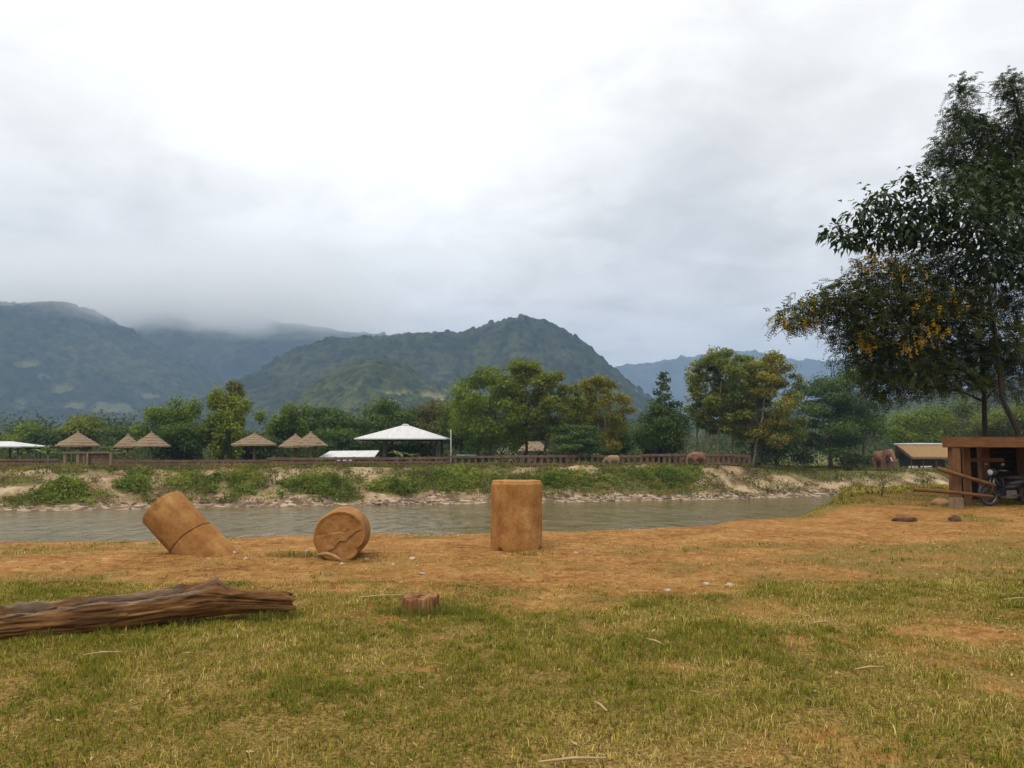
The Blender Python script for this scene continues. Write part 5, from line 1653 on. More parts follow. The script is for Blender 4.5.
fence((-70, 72.5), (62, 74.5), 'reddish timber fence with close posts left of the timber pen', dict(sp=.62, w=.16, h=1.1, rails=((.25, .14), (.62, .14), (1.0, .16))))
fence((116, 76), (268, 79.0), 'low closely boarded reddish fence between the pen and the lone umbrella', dict(sp=.55, w=.2, h=.95, rails=((.2, .2), (.5, .2), (.82, .22))))
fence((269, 79.2), (448, 82.5), 'closely boarded fence running in front of the white pavilion', dict(sp=.6, w=.24, h=1.15, rails=((.2, .16), (.62, .2), (1.02, .24))))
fence((449, 82.6), (640, 88.0), 'open fence with square gaps running under the middle tree clump', dict(sp=.72, w=.26, h=1.3, rails=((.3, .22), (1.18, .24))))
fence((641, 88.1), (748, 93.0), 'open square gapped fence behind the grazing elephant ending at a corner post', dict(sp=.72, w=.3, h=1.45, rails=((.3, .2), (1.3, .26))))


# ------------------------------------------------------------------ thatched umbrellas and buildings
def thatch_roof(mb, c, r, h, n=26, layers=5, seed=0):
    """shaggy cone built of overlapping skirts"""
    for j in range(layers):
        t0 = j / layers; t1 = (j + 1.25) / layers
        V = []; Fs = []
        ro = r * min(1.0, 1 - t0 + .02) * 1.0; ri = r * max(0.02, 1 - t1)
        zo = h * t0; zi = h * min(1.0, t1)
        for k in range(n):
            q = 2 * PI * (k + .5 * (j % 2)) / n
            jt = random.uniform(.95, 1.05)
            V.append((c[0] + ro * jt * math.cos(q), c[1] + ro * jt * math.sin(q), c[2] + zo - random.uniform(.0, .12)))
            V.append((c[0] + ro * jt * .985 * math.cos(q), c[1] + ro * jt * .985 * math.sin(q), c[2] + zo + .10))
            V.append((c[0] + ri * math.cos(q), c[1] + ri * math.sin(q), c[2] + zi + .05))
        for k in range(n):
            a = 3 * k; b = 3 * ((k + 1) % n)
            Fs.append((a, b, b + 1, a + 1)); Fs.append((a + 1, b + 1, b + 2, a + 2))
        mb.add(V, Fs)
    mb.ell((c[0], c[1], c[2] + h + .04), (.16, .16, .14), None, 8, 6)
    # underside
    V = [(c[0] + r * .96 * math.cos(2 * PI * k / n), c[1] + r * .96 * math.sin(2 * PI * k / n), c[2] + .02) for k in range(n)]
    mb.add(V + [(c[0], c[1], c[2] + h * .8)], [((k + 1) % n, k, n) for k in range(n)])


UG = 'thatched umbrellas on the far bank'
for (px, y, top, eave, half, lab, posts) in (
        (79, 84, 433, 446, 20, 'largest thatched umbrella, standing over the timber pen at the left', 4),
        (129, 87, 435, 447, 13, 'smaller thatched umbrella tucked behind its neighbour in the left pair', 1),
        (152, 84, 433, 446.5, 18, 'right hand thatched umbrella of the left pair with ragged eave', 1),
        (255, 85, 434, 445, 21.5, 'lone thatched umbrella on one post between the two pairs', 1),
        (296, 89, 435, 447, 16.5, 'rear thatched umbrella of the pair left of the white shed', 1),
        (311, 86, 433, 446, 17, 'front thatched umbrella of the pair left of the white shed', 1)):
    k = y / F; b = base_at(px, y)
    o = thing('thatched_umbrella', b, lab, 'umbrella', UG, random.random())
    ez = EYE + (HOR - eave) * k - b[2]; hz = (eave - top) * k
    mb = MB(); thatch_roof(mb, (0, 0, ez), half * k, hz); mb.build('roof', M['thatch'], o)
    if posts == 1:
        MB().tube([(0, 0, -.2), (.02, 0, ez * .5), (0, 0, ez + hz * .8)], [.15, .13, .11], 9, wob=.05).build('post', M['post_wood'], o, True)
    else:
        for (sx, sy) in ((-1, -1), (1, -1), (1, 1), (-1, 1)):
            MB().tube([(sx * .95, sy * .95, -.2), (sx * .93, sy * .95, ez + .3)], .09, 8).build('post', M['post_wood'], o, True)
    mb = MB()
    for i in range(8):
        q = 2 * PI * i / 8
        mb.tube([(math.cos(q) * half * k * .9, math.sin(q) * half * k * .9, ez + hz * .08), (math.cos(q) * .1, math.sin(q) * .1, ez + hz * .8)], .035, 5)
    mb.build('rafter', M['post_wood'], o)

# timber pen under the largest umbrella
y = 78.0; k = y / F; x0 = (66 - 512) * k; zb = gz(x0 + 2, y)
o = thing('timber_pen', (x0, y, zb), 'timber pen of thick posts and boards under the largest thatched umbrella', 'pen')
W = 48 * k
for t in (0.02, .29, .41, .5, .98): MB().box((W * t, random.uniform(-.1, .1), .72), (.28 if t < .4 else .2, .24, 1.74)).build('post', M['post_wood'], o)
MB().box((W * .5, -.02, 1.64), (W + .3, .36, .16)).build('beam', M['grey_timber'], o)
mb = MB()
for i in range(5): mb.box((W * .745, .16, .25 + i * .3), (W * .5, .06, .25), (0, random.uniform(-.01, .01), 0))
mb.build('board_panel', M['fence_wood'], o)
MB().box((W * .5, 1.6, 1.62), (W + .2, .3, .14)).build('beam', M['grey_timber'], o)


def hip_roof(mb, cx, cy, z, w, d, h, ridge=0.0, t=.12):
    a, b = w / 2, d / 2
    V = [(cx - a, cy - b, z), (cx + a, cy - b, z), (cx + a, cy + b, z), (cx - a, cy + b, z), (cx - ridge / 2, cy, z + h), (cx + ridge / 2, cy, z + h)]
    V += [(x, y_, zz - t) for (x, y_, zz) in V]
    Fs = [(0, 1, 5, 4), (1, 2, 5), (2, 3, 4, 5), (3, 0, 4)]
    Fs += [tuple(reversed([i + 6 for i in f])) for f in Fs]
    for i in range(4):
        j = (i + 1) % 4; Fs.append((i, i + 6, j + 6, j))
    mb.add(V, Fs)


# white roofed pavilion
y = 92.0; k = y / F; b = base_at(401.5, y)
o = thing('pavilion', b, 'open pavilion with a wide white hipped metal roof on dark posts', 'pavilion')
ez = EYE + (HOR - 438.5) * k - b[2]
mb = MB(); hip_roof(mb, 0, 3.5, ez, 92 * k, 8.5, 13.2 * k * 1.08, .5)
mb.build('roof', M['white_tin'], o)
mb = MB(); mb.ell((0, 3.5, ez + 13.2 * k * 1.08), (.45, .25, .14), None, 10, 6); mb.build('ridge_cap', M['white_tin'], o, True)
mb = MB(); mb.box((0, 3.5, ez - .2), (82 * k, 7.4, .12)); mb.build('ceiling_frame', M['dark_board'], o)
for px in (376, 384, 437):
    for yy in (.5, 6.5):
        MB().box(((px - 401.5) * k, yy, ez / 2 - .15), (.3, .3, ez - .1)).build('post', M['dark_post'], o)
for px in (381, 433, 440):
    MB().box(((px - 401.5) * k, 3.4, ez / 2 - .15), (.2, .2, ez - .1)).build('post', M['dark_post'], o)
MB().box((0, 3.5, -.05), (78 * k, 7, .3)).build('floor', M['concrete'], o)
mb = MB()
for zz in (.45, .95): mb.box(((436 - 401.5) * k, .35, zz), (2.4, .06, .12))
for i in range(5): mb.box(((436 - 401.5) * k - 1.1 + i * .55, .42, .55), (.07, .07, 1.1))
mb.build('railing', M['dark_post'], o)

# low white roofed shed
y = 86.0; k = y / F; b = base_at(347, y)
o = thing('shed', b, 'low shed with a flat sloping white tin roof beside the pavilion', 'shed')
zt = EYE + (HOR - 451) * k - b[2]; zl = EYE + (HOR - 457) * k - b[2]
V = [(-27 * k, 0, zl), (28 * k, 0, zl + .05), (27.5 * k, 3.4, zt + .06), (-23.5 * k, 3.4, zt)]
V += [(a, b2, c - .09) for (a, b2, c) in V]
MB().add(V, [(0, 1, 2, 3), (7, 6, 5, 4), (0, 4, 5, 1), (1, 5, 6, 2), (2, 6, 7, 3), (3, 7, 4, 0)]).build('roof', M['white_tin'], o)
for px in (-24, -8, 9, 25):
    MB().box((px * k, .25, zl / 2 - .1), (.14, .14, zl - .02)).build('post', M['dark_post'], o)
    MB().box((px * k * .9, 3.1, zt / 2 - .15), (.14, .14, zt - .1)).build('post', M['dark_post'], o)
MB().box((-1.5 * k, -.06, zl - .24), (15 * k, .06, .36)).build('sign_board', surf_mat('pale_blue_board', [(0.3, (0.35, 0.42, 0.47)), (0.7, (0.45, 0.52, 0.57))], 1, bump=0), o)

# roof at the far left edge
y = 88.0; k = y / F; b = base_at(-14, y)
o = thing('shelter', b, 'shelter with a thin white roof cut by the left edge of the photo', 'shelter')
zl = EYE + (HOR - 446.2) * k - b[2]
mb = MB(); hip_roof(mb, 0, 2.5, zl, 75 * k, 5.5, 5 * k, 3.0); mb.build('roof', M['white_tin'], o)
for sx in (-32, 0, 32):
    for yy in (.3, 4.6): MB().box((sx * k, yy, zl / 2 - .2), (.16, .16, zl + .1)).build('post', M['dark_post'], o)

# pale house behind the middle trunks
y = 106.0; k = y / F; b = base_at(534, y)
o = thing('house', b, 'small white walled house with a brown roof between the tree trunks', 'house')
zr = EYE + (HOR - 450) * k - b[2]
MB().box((-.2, 2, zr / 2 - .2), (25 * k, 3.6, zr + .3)).build('wall', M['white_wall'], o)
mb = MB(); hip_roof(mb, -.1, 2, zr - .1, 31 * k, 5, 9.5 * k, 1.9, .1); mb.build('roof', M['tile'], o)
MB().box((.75, .18, zr * .4), (.8, .08, zr * .8)).build('door', M['dark_board'], o)
MB().box((-1.1, .18, zr * .62), (.6, .08, .6)).build('window', M['dark_board'], o)

# thin white pole and teal roof by the pavilion
b = base_at(451, 90)
MB_ = MB().tube([(0, 0, -.2), (.03, 0, 2), (0, 0, 4.2)], [.07, .06, .05], 8)
o = MB_.build('pole', M['pale'], None, True); o.location = b
tag(o, 'thin pale upright pole just right of the pavilion roof', 'pole')
y = 93; k = y / F; b = base_at(466, y)
o = thing('trough_shelter', b, 'low teal tin roof on short legs right of the pale pole', 'shelter')
zt = EYE + (HOR - 456) * k - b[2]
MB().box((0, .6, zt), (21 * k, 1.4, .1), (R(10), 0, 0)).build('roof', M['teal'], o)
for sx in (-9, 9): MB().box((sx * k, .5, zt / 2 - .12), (.12, .12, zt + .1)).build('leg', M['dark_post'], o)

# thatched hut at the right
y = 104.0; k = y / F; b = base_at(929, y)
o = thing('thatched_hut', b, 'thatched hut with a white capped ridge and dark walls beyond the elephant', 'hut')
zr = EYE + (HOR - 444.5) * k - b[2]; ze = EYE + (HOR - 457.5) * k - b[2]
V = []; Fs = []
nxx = 26
for row, (yy, zz, xa, xb) in enumerate(((0, ze - .12, -19, 21), (-.02, ze + .1, -19.2, 21.2), (1.2, (ze + zr) / 2 + .05, -22, 24), (2.4, zr, -26, 27), (3.6, (ze + zr) / 2 + .05, -22, 24), (4.8, ze, -19, 21), (4.7, ze - .2, -19, 21), (2.4, zr - .35, -25, 26), (.1, ze - .22, -19, 21))):
    for i in range(nxx + 1):
        t = i / nxx
        V.append(((xa + (xb - xa) * t) * k, yy + random.uniform(-.03, .03), zz + (random.uniform(-.07, .07) if row in (0, 5) else random.uniform(-.02, .02))))
nr = 9
for r_ in range(nr):
    for i in range(nxx):
        a = r_ * (nxx + 1) + i; c = ((r_ + 1) % nr) * (nxx + 1) + i
        Fs.append((a, a + 1, c + 1, c))
MB().add(V, Fs).build('roof', M['gold_thatch'], o)
mb = MB(); mb.tube([(-27 * k, 2.4, zr + .03), (0, 2.4, zr + .06), (28 * k, 2.4, zr + .03)], [.14, .15, .14], 8); mb.build('ridge_cap', M['white_tin'], o, True)
MB().box((1 * k, 2.6, ze / 2 + .1), (34 * k, 3.2, ze + .1)).build('wall', M['dark_board'], o)
for sx in (-18, -6, 7, 20): MB().tube([(sx * k, .45, -.1), (sx * k, .45, ze - .05)], .08, 7).build('post', M['dark_post'], o, True)
MB().box((-16 * k, .55, .22), (9 * k, .14, .64)).build('low_wall', M['white_wall'], o)
MB().box((-3.0 * k, .55, .22), (11 * k, .14, .64)).build('low_wall', M['white_wall'], o)


# ------------------------------------------------------------------ elephants
def elephant(name, label, loc, heading, h, mat, graze=False, tusk=False):
    """heading: angle of the nose direction about z; h shoulder height"""
    s = h / 2.5
    o = thing(name, loc, label, 'elephant', 'elephants on the far bank', heading)
    mb = MB()
    E = lambda c, r, rot=None: mb.ell([v * s for v in c], [v * s for v in r], rot, 18, 12)
    T = lambda pts, rad, n=12: mb.tube([[v * s for v in q] for q in pts], [v * s for v in rad], n)
    E((0, 0, 1.62), (1.18, .68, .74)); E((-.55, 0, 1.7), (.72, .62, .72)); E((.55, 0, 1.72), (.7, .58, .72)); E((-.05, 0, 2.0), (.9, .42, .44))
    for (x, sg, st) in ((.72, 1, .1), (.72, -1, -.12), (-.85, 1, -.12), (-.85, -1, .12)):
        T([(x, sg * .36, 1.5), (x + st * .6, sg * .38, .95), (x + st, sg * .37, .5), (x + st * .9, sg * .37, .1), (x + st * 1.0, sg * .37, 0.0)], [.36, .27, .2, .19, .22])
    hz = 1.55 if graze else 2.05
    hx = 1.55 if graze else 1.5
    T([(.8, 0, 1.85), (hx - .2, 0, hz + .02)], [.5, .42])
    E((hx, 0, hz), (.46, .42, .5)); E((hx - .08, .16, hz + .36), (.27, .2, .2)); E((hx - .08, -.16, hz + .36), (.27, .2, .2))
    if graze: T([(hx + .3, 0, hz - .05), (hx + .52, .02, hz - .5), (hx + .5, .04, hz - 1.0), (hx + .42, .06, hz - 1.3), (hx + .55, .1, .14)], [.25, .2, .15, .11, .07])
    else: T([(hx + .3, 0, hz - .1), (hx + .55, 0, hz - .55), (hx + .58, .02, hz - 1.05), (hx + .52, .05, hz - 1.45), (hx + .6, .1, hz - 1.72)], [.25, .2, .15, .11, .07])
    E((hx + .12, 0, hz - .42), (.22, .2, .2))
    T([(-1.2, 0, 1.9), (-1.36, 0, 1.55), (-1.38, .03, 1.05), (-1.36, .04, .8)], [.1, .055, .035, .06], 8)
    body = fuse('body', mb, mat, .045 * s, None, 4)
    body.parent = o
    for sg in (1, -1):
        m2 = MB()
        n = 14; V = []; Fs = []
        out = [(0, .3), (-.2, .42), (-.45, .38), (-.62, .15), (-.62, -.2), (-.5, -.5), (-.32, -.62), (-.16, -.45), (-.04, -.2), (0, 0)]
        for th in (0, .05):
            for (a, b2) in out:
                d = abs(a) / .62
                V.append(((hx - .12 + a * .8) * s, sg * (.36 + d * .22 + th - .1 * d * d) * s, (hz + .05 + b2) * s))
        m = len(out)
        Fs = [tuple(range(m)), tuple(range(2 * m - 1, m - 1, -1))] + [(i, (i + 1) % m, m + (i + 1) % m, m + i) for i in range(m)]
        m2.add(V, Fs).build('ear', mat, o, False)
        ey = MB().ell(((hx + .3) * s, sg * .33 * s, (hz + .08) * s), (.04 * s, .03 * s, .04 * s), None, 8, 6)
        ey.build('eye', M['black_paint'], o, True)
        if tusk:
            MB().tube([((hx + .25) * s, sg * .2 * s, (hz - .38) * s), ((hx + .5) * s, sg * .24 * s, (hz - .75) * s), ((hx + .72) * s, sg * .22 * s, (hz - .85) * s)], [.06 * s, .05 * s, .015 * s], 8).build('tusk', M['ivory'], o, True)
    return o


y = 99.0; b = base_at(880, y)
elephant('elephant', 'reddish brown elephant with pale tusks standing near the thatched hut', b, R(-76), 21.0 * y / F * 1.0, M['hide'], False, True)
y = 88.4; b = base_at(697, y)
elephant('elephant', 'reddish elephant grazing with its head down before the open fence', (b[0], y, b[2] - .02), R(200), 15.5 * y / F, M['hide'], True)
y = 85.8; b = base_at(613, y)
elephant('elephant', 'small tan elephant standing half hidden behind the bank greenery', (b[0], y, b[2] - .02), R(182), 12.0 * y / F, M['tan_hide'], True)


# ------------------------------------------------------------------ timber shelter and motorbike
y = 21.2; k = y / F
sx0 = (943 - 512) * k; zb = gz(sx0 + 1, y)
o = thing('timber_shelter', (sx0, y, zb), 'dark open shelter of heavy reddish timber posts under a thick beam', 'shelter')
z1 = EYE + (HOR - 437) * k - zb; z0 = EYE + (HOR - 447.5) * k - zb
Ls = 4.6
MB().box((Ls / 2, 0, (z0 + z1) / 2), (Ls, .22, z1 - z0)).build('beam', M['timber'], o, bevel=.012)
def spost(px, yy, top, w, zlow=-.15, mat='timber_up'):
    kk = (y + yy) / F
    xx = (px - 512) * kk - sx0
    MB().box((xx, yy, (top + zlow) / 2), (w, w * .9, top - zlow), (0, random.uniform(-.012, .012), 0)).build('post', M[mat], o, bevel=.01)
spost(952.2, .02, z0 - .003, .235, .28); spost(964.2, .75, z0 + .05, .165); spost(981.5, 1.5, z0 + .05, .25)
spost(1060, .02, z0 - .003, .26); spost(1090, 2.4, z0 + .05, .24); spost(1020, 2.5, z0 + .05, .22)
xx = (952.5 - 512) * k - sx0
MB().box((xx, .02, .07), (.265, .27, .42), jit=.012).build('footing', M['concrete'], o, bevel=.02)
mb = MB()
for i in range(17): mb.box((Ls / 2 - .02 + .56 * (.28 + i * .165), .28 + i * .165, z1 - .055 + random.uniform(-.008, .008)), (Ls - .1, .155, .045))
mb.build('roof', M['dark_board'], o)
mb = MB()
for i in range(13): mb.box((Ls / 2 + 1.9, 2.95, .1 + i * .145), (Ls - .2, .03, .158), (R(9), 0, 0))
mb.build('wall', M['dark_board'], o)
mb = MB()
for i in range(13): mb.box((Ls + .8, 1.5, .1 + i * .145), (.03, 2.6, .158), (0, R(9), R(-29)))
mb.build('wall', M['dark_board'], o)  # unseen right side, added to keep the interior dark
kk = (y + .9) / F
MB().box(((985 - 512) * kk - sx0, .95, EYE + (HOR - 460) * kk - zb), (34 * kk, .08, .1)).build('rail', M['timber'], o)
for pts, r in (([at(938, 468.5, y - .25), at(965, 477, y - .2), at(995, 485.5, y - .12)], .055), ([at(914, 489.5, y - .32), at(950, 492, y - .3), at(993, 497, y - .28)], .05)):
    mb = MB(); mb.tube([Vector(q) - Vector((sx0, y, zb)) for q in pts], [r * 1.1, r, r * .9], 9, wob=.06); mb.build('pole', M['timber'], o, True)


def motorbike(loc, heading, label):
    o = thing('motorbike', loc, label, 'motorbike', None, heading)
    rw = .285
    for x in (.62, -.62):
        w = MB().ring((x, 0, rw), rw - .035, .036).build('tyre', M['rubber'], None, True)
        w.name = 'wheel'; w.parent = o
        MB().ring((x, 0, rw), rw - .075, .014).build('rim', M['steel'], w, True)
        mb = MB()
        for i in range(16):
            q = 2 * PI * i / 16; mb.tube([(x, .02 * (-1) ** i, rw), (x + math.cos(q) * (rw - .07), 0, rw + math.sin(q) * (rw - .07))], .003, 4)
        mb.build('spokes', M['steel'], w)
        mb = MB(); mb.tube([(x, -.06, rw), (x, .06, rw)], .04, 12); mb.build('hub', M['steel'], w, True)
    mb = MB()
    for sg in (-1, 1): mb.tube([(.62, sg * .075, rw), (.52, sg * .07, .62), (.47, sg * .06, .8)], [.022, .024, .024], 8)
    mb.build('fork', M['steel'], o, True)
    mb = MB(); V = []
    for i in range(9):
        q = -.15 + 2.2 * i / 8
        V += [(.62 + math.cos(q) * .32, -.06, rw + math.sin(q) * .32), (.62 + math.cos(q) * .335, 0, rw + math.sin(q) * .335), (.62 + math.cos(q) * .32, .06, rw + math.sin(q) * .32)]
    mb.add(V, [(3 * i + j, 3 * i + j + 1, 3 * i + j + 4, 3 * i + j + 3) for i in range(8) for j in range(2)])
    mb.build('mudguard', M['blue_paint'], o, True)
    mb = MB(); mb.tube([(.33, -.34, .98), (.42, -.2, .99), (.44, 0, .93), (.42, .2, .99), (.33, .34, .98)], .014, 8); mb.build('handlebar', M['steel'], o, True)
    for sg in (-1, 1):
        MB().tube([(.36, sg * .25, .985), (.31, sg * .37, .975)], .02, 8).build('grip', M['rubber'], o, True)
        mr = MB().ell((.4, sg * .3, 1.15), (.018, .065, .045), None, 10, 8).build('mirror', M['steel'], o, True)
        MB().tube([(.41, sg * .24, .99), (.41, sg * .29, 1.13)], .007, 6).build('stem', M['black_paint'], mr, True)
    hd = MB().ell((.47, 0, .93), (.11, .14, .12), None, 14, 10).build('headlight', M['black_paint'], o, True)
    MB().ell((.535, 0, .93), (.055, .1, .085), None, 14, 10).build('lens', M['lamp_glass'], hd, True)
    mb = MB()
    for sg in (-1, 1):
        V = [(.46, sg * .08, .82), (.42, sg * .24, .78), (.33, sg * .27, .5), (.28, sg * .2, .34), (.36, sg * .08, .36), (.3, sg * .08, .6)]
        V2 = [(a - .03, b2, c) for (a, b2, c) in V]
        mb.add(V + V2, [(0, 1, 2, 3, 4, 5), (11, 10, 9, 8, 7, 6)] + [(i, (i + 1) % 6, 6 + (i + 1) % 6, 6 + i) for i in range(6)])
    mb.build('leg_shield', M['blue_paint'], o, True, bevel=.006)
    mb = MB()
    mb.tube([(.42, 0, .74), (.2, 0, .52), (-.1, 0, .52), (-.3, 0, .6), (-.72, 0, .72)], [.06, .075, .09, .1, .05], 12)
    mb.ell((-.38, 0, .66), (.42, .13, .12), (0, R(8), 0), 14, 10)
    mb.build('body', M['black_paint'], o, True)
    mb = MB(); mb.ell((-.28, 0, .77), (.42, .14, .065), (0, R(-3), 0), 16, 8); mb.ell((-.55, 0, .8), (.2, .12, .06), (0, R(6), 0), 12, 8)
    mb.build('seat', M['rubber'], o, True)
    MB().box((-.3, -.135, .68), (.5, .02, .09), (0, R(8), 0)).build('side_panel', M['red_paint'], o, bevel=.006)
    mb = MB(); mb.box((.0, 0, .33), (.34, .2, .22)); mb.tube([(.1, 0, .36), (.28, 0, .38)], [.085, .075], 10); mb.build('engine', M['steel'], o, bevel=0)
    mb = MB(); mb.tube([(.22, -.1, .3), (.1, -.14, .2), (-.3, -.16, .22), (-.85, -.17, .34)], [.02, .025, .045, .05], 10); mb.build('exhaust', M['steel'], o, True)
    mb = MB()
    for sg in (-1, 1): mb.tube([(-.05, sg * .1, .3), (-.62, sg * .1, rw)], .022, 6); mb.tube([(-.62, sg * .12, rw), (-.52, sg * .13, .66)], .028, 8)
    mb.build('swingarm', M['black_paint'], o, True)
    MB().ell((-.83, 0, .7), (.05, .09, .05), None, 10, 8).build('tail_light', M['red_paint'], o, True)
    mb = MB(); mb.tube([(-.62, 0, .8), (-.9, .1, .84), (-.9, -.1, .84), (-.62, 0, .8)], .012, 6); mb.build('rack', M['steel'], o, True)
    return o


# front wheel at the left
yb = 21.75; kb = yb / F
hd = R(180 + 9)
wx, wy = (985 - 512) * kb, yb
cx, cy = wx - math.cos(hd) * .62, wy - math.sin(hd) * .62
motorbike((cx, cy, gz(wx, wy) + .0), hd, 'dark motorbike parked facing left under the edge of the timber shelter')


# ------------------------------------------------------------------ world, sun, air
SUN_EL, SUN_AZ = R(55), R(215)      # azimuth clockwise from +Y
w = bpy.data.worlds.new('World'); sc.world = w; w.use_nodes = True
nt = w.node_tree; N = nt.nodes; L = nt.links; N.clear()
out = nd(N, 'ShaderNodeOutputWorld')
sky = nd(N, 'ShaderNodeTexSky'); sky.sky_type = 'NISHITA'; sky.sun_disc = False
sky.sun_elevation = SUN_EL; sky.sun_rotation = SUN_AZ
b1 = nd(N, 'ShaderNodeBackground'); b1.inputs[1].default_value = 0.09; L.new(sky.outputs[0], b1.inputs[0])
b2 = nd(N, 'ShaderNodeBackground'); b2.inputs[1].default_value = 1.0
mx = nd(N, 'ShaderNodeMixShader')
tc = nd(N, 'ShaderNodeTexCoord')
dirv = tc.outputs['Generated']
# wind-drawn noise bends the cloud edges
nw = nd(N, 'ShaderNodeTexNoise'); nw.inputs['Scale'].default_value = 3.0; nw.inputs['Detail'].default_value = 5; L.new(dirv, nw.inputs['Vector'])
sub = nd(N, 'ShaderNodeVectorMath', operation='SUBTRACT'); L.new(nw.outputs['Color'], sub.inputs[0]); sub.inputs[1].default_value = (.5, .5, .5)
scl = nd(N, 'ShaderNodeVectorMath', operation='SCALE'); L.new(sub.outputs[0], scl.inputs[0]); scl.inputs['Scale'].default_value = 0.22
add = nd(N, 'ShaderNodeVectorMath', operation='ADD'); L.new(dirv, add.inputs[0]); L.new(scl.outputs[0], add.inputs[1])
nrm = nd(N, 'ShaderNodeVectorMath', operation='NORMALIZE'); L.new(add.outputs[0], nrm.inputs[0])


def lobe(px, py, rad_px, amp, prev):
    d = (at(px, py, 100) - Vector((0, 0, EYE))).normalized()
    dt = nd(N, 'ShaderNodeVectorMath', operation='DOT_PRODUCT'); L.new(nrm.outputs[0], dt.inputs[0]); dt.inputs[1].default_value = d
    a = rad_px / F
    m1 = nd(N, 'ShaderNodeMath', operation='SUBTRACT'); L.new(dt.outputs['Value'], m1.inputs[0]); m1.inputs[1].default_value = 1.0
    m2 = nd(N, 'ShaderNodeMath', operation='MULTIPLY'); L.new(m1.outputs[0], m2.inputs[0]); m2.inputs[1].default_value = 2.0 / (a * a)
    m3 = nd(N, 'ShaderNodeMath', operation='EXPONENT'); L.new(m2.outputs[0], m3.inputs[0])
    m4 = nd(N, 'ShaderNodeMath', operation='MULTIPLY_ADD'); L.new(m3.outputs[0], m4.inputs[0]); m4.inputs[1].default_value = amp
    if prev is None: m4.inputs[2].default_value = 0.0
    else: L.new(prev, m4.inputs[2])
    return m4.outputs[0]


acc = None
for l in ((512, -9000, 470, 1.9), (130, 10, 320, .22), (330, 90, 230, .20), (480, 60, 200, .10), (410, 170, 110, .07), (100, 135, 90, -.05), (40, 250, 120, -.12), (190, 275, 130, -.11), (60, 300, 120, -.03), (300, 235, 110, -.02),
          (520, 290, 110, -.10), (610, 240, 70, -.06), (690, 180, 60, -.03), (770, 110, 90, -.03), (600, 130, 80, -.01), (940, 100, 90, .13), (880, 190, 80, .05), (540, 200, 70, .03), (600, 310, 60, .03), (700, 345, 150, .02), (860, 280, 90, -.03), (330, 320, 160, -.08)):
    acc = lobe(*l, acc)
n2 = nd(N, 'ShaderNodeTexNoise'); n2.inputs['Scale'].default_value = 2.7; n2.inputs['Detail'].default_value = 8; n2.inputs['Roughness'].default_value = .58; n2.inputs['Distortion'].default_value = .4
# the cloud deck is flat, so its pattern closes up towards the horizon
sx_ = nd(N, 'ShaderNodeSeparateXYZ'); L.new(dirv, sx_.inputs[0])
zz_ = nd(N, 'ShaderNodeMath', operation='ADD'); L.new(sx_.outputs['Z'], zz_.inputs[0]); zz_.inputs[1].default_value = .22
zm_ = nd(N, 'ShaderNodeMath', operation='MAXIMUM'); L.new(zz_.outputs[0], zm_.inputs[0]); zm_.inputs[1].default_value = .05
iv_ = nd(N, 'ShaderNodeMath', operation='DIVIDE'); iv_.inputs[0].default_value = 1.0; L.new(zm_.outputs[0], iv_.inputs[1])
pv_ = nd(N, 'ShaderNodeVectorMath', operation='SCALE'); L.new(dirv, pv_.inputs[0]); L.new(iv_.outputs[0], pv_.inputs['Scale'])
L.new(pv_.outputs[0], n2.inputs['Vector'])
sm_ = nd(N, 'ShaderNodeMapRange'); sm_.interpolation_type = 'SMOOTHSTEP'; sm_.inputs[1].default_value = .40; sm_.inputs[2].default_value = .60; L.new(n2.outputs['Fac'], sm_.inputs[0])
s1 = nd(N, 'ShaderNodeMath', operation='SUBTRACT'); L.new(sm_.outputs[0], s1.inputs[0]); s1.inputs[1].default_value = .5
s2 = nd(N, 'ShaderNodeMath', operation='MULTIPLY_ADD'); L.new(s1.outputs[0], s2.inputs[0]); s2.inputs[1].default_value = .085; 
n5 = nd(N, 'ShaderNodeTexNoise'); n5.inputs['Scale'].default_value = 5.5; n5.inputs['Detail'].default_value = 7; n5.inputs['Roughness'].default_value = .55; n5.inputs['Distortion'].default_value = .7
L.new(pv_.outputs[0], n5.inputs['Vector'])
s5 = nd(N, 'ShaderNodeMath', operation='SUBTRACT'); L.new(n5.outputs['Fac'], s5.inputs[0]); s5.inputs[1].default_value = .5
s6 = nd(N, 'ShaderNodeMath', operation='MULTIPLY_ADD'); L.new(s5.outputs[0], s6.inputs[0]); s6.inputs[1].default_value = .30; L.new(acc, s6.inputs[2])
L.new(s6.outputs[0], s2.inputs[2])
s3 = nd(N, 'ShaderNodeMath', operation='ADD'); L.new(s2.outputs[0], s3.inputs[0]); s3.inputs[1].default_value = .69
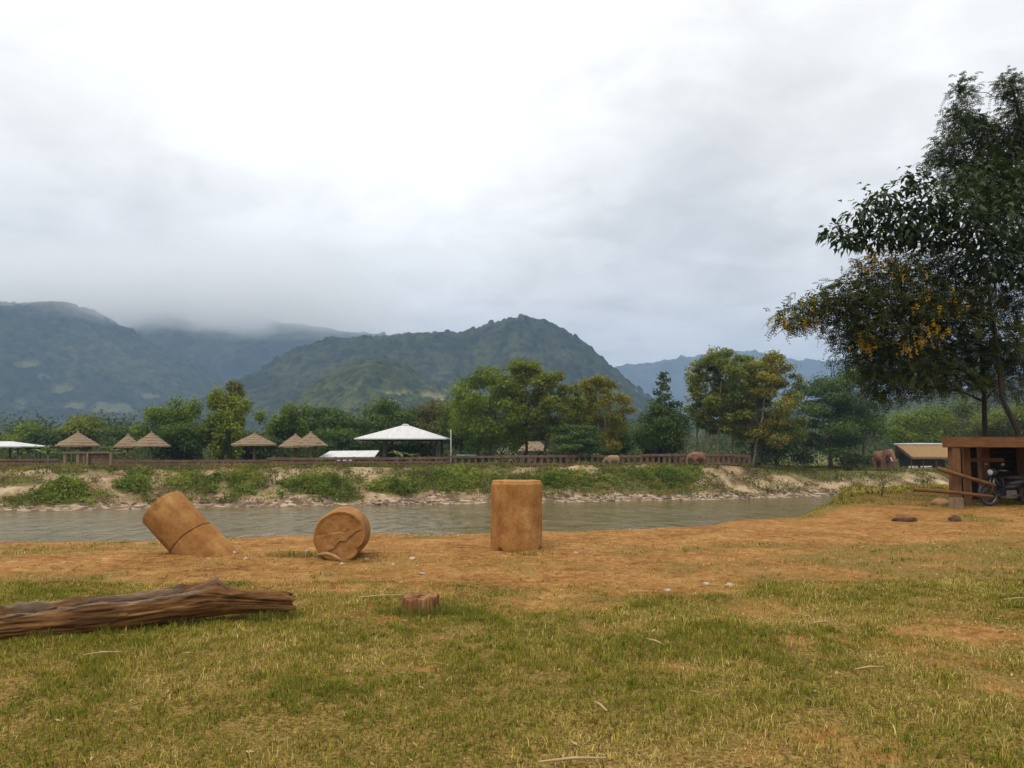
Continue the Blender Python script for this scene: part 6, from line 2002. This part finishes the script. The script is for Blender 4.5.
tint = ramp(N, [(0.4, (1.0, 0.965, 0.905)), (0.65, (1.0, 0.97, 0.92)), (1.0, (1.0, 0.985, 0.95))]); L.new(s3.outputs[0], tint.inputs[0])
vm = nd(N, 'ShaderNodeVectorMath', operation='SCALE'); L.new(tint.outputs[0], vm.inputs[0]); L.new(s3.outputs[0], vm.inputs['Scale'])
L.new(vm.outputs[0], b2.inputs[0])
# a thin place in the cloud lets a little blue through
cov = lobe(675, 195, 75, -.13, None)
cv = nd(N, 'ShaderNodeMath', operation='ADD'); L.new(cov, cv.inputs[0]); cv.inputs[1].default_value = .97
L.new(cv.outputs[0], mx.inputs[0]); L.new(b1.outputs[0], mx.inputs[1]); L.new(b2.outputs[0], mx.inputs[2])
L.new(mx.outputs[0], out.inputs[0])

sd = bpy.data.lights.new('sun', 'SUN'); sd.energy = 1.35; sd.angle = R(18); sd.color = (1.0, .91, .76)
so = bpy.data.objects.new('sun', sd); link(so)
dv = Vector((math.sin(SUN_AZ) * math.cos(SUN_EL), math.cos(SUN_AZ) * math.cos(SUN_EL), math.sin(SUN_EL)))
so.rotation_euler = (-dv).to_track_quat('-Z', 'Y').to_euler(); so.location = (-20, -20, 60)

HAZE = True
if HAZE:
    m, nt, N, L = new_mat('haze')
    out = nd(N, 'ShaderNodeOutputMaterial')
    v = nd(N, 'ShaderNodeVolumePrincipled')
    v.inputs['Color'].default_value = (0.37, 0.53, 0.80, 1)
    v.inputs['Density'].default_value = 0.00025
    v.inputs['Anisotropy'].default_value = 0.0
    L.new(v.outputs[0], out.inputs['Volume'])
    hz = MB().box((0, 1900, 300), (7600, 6200, 640)).build('haze', m)
    hz.location = (0, 0, 0)
    tag(hz, 'thin bluish valley haze between the bank and the mountains', 'haze', kind='stuff')

sc.cycles.volume_bounces = 4
sc.cycles.max_bounces = 6
sc.cycles.diffuse_bounces = 3
sc.cycles.transparent_max_bounces = 6
sc.cycles.use_denoising = True
vs = sc.view_settings
vs.view_transform = 'Standard'; vs.look = 'None'; vs.exposure = 0.45; vs.gamma = 1.0; vs.use_curve_mapping = False
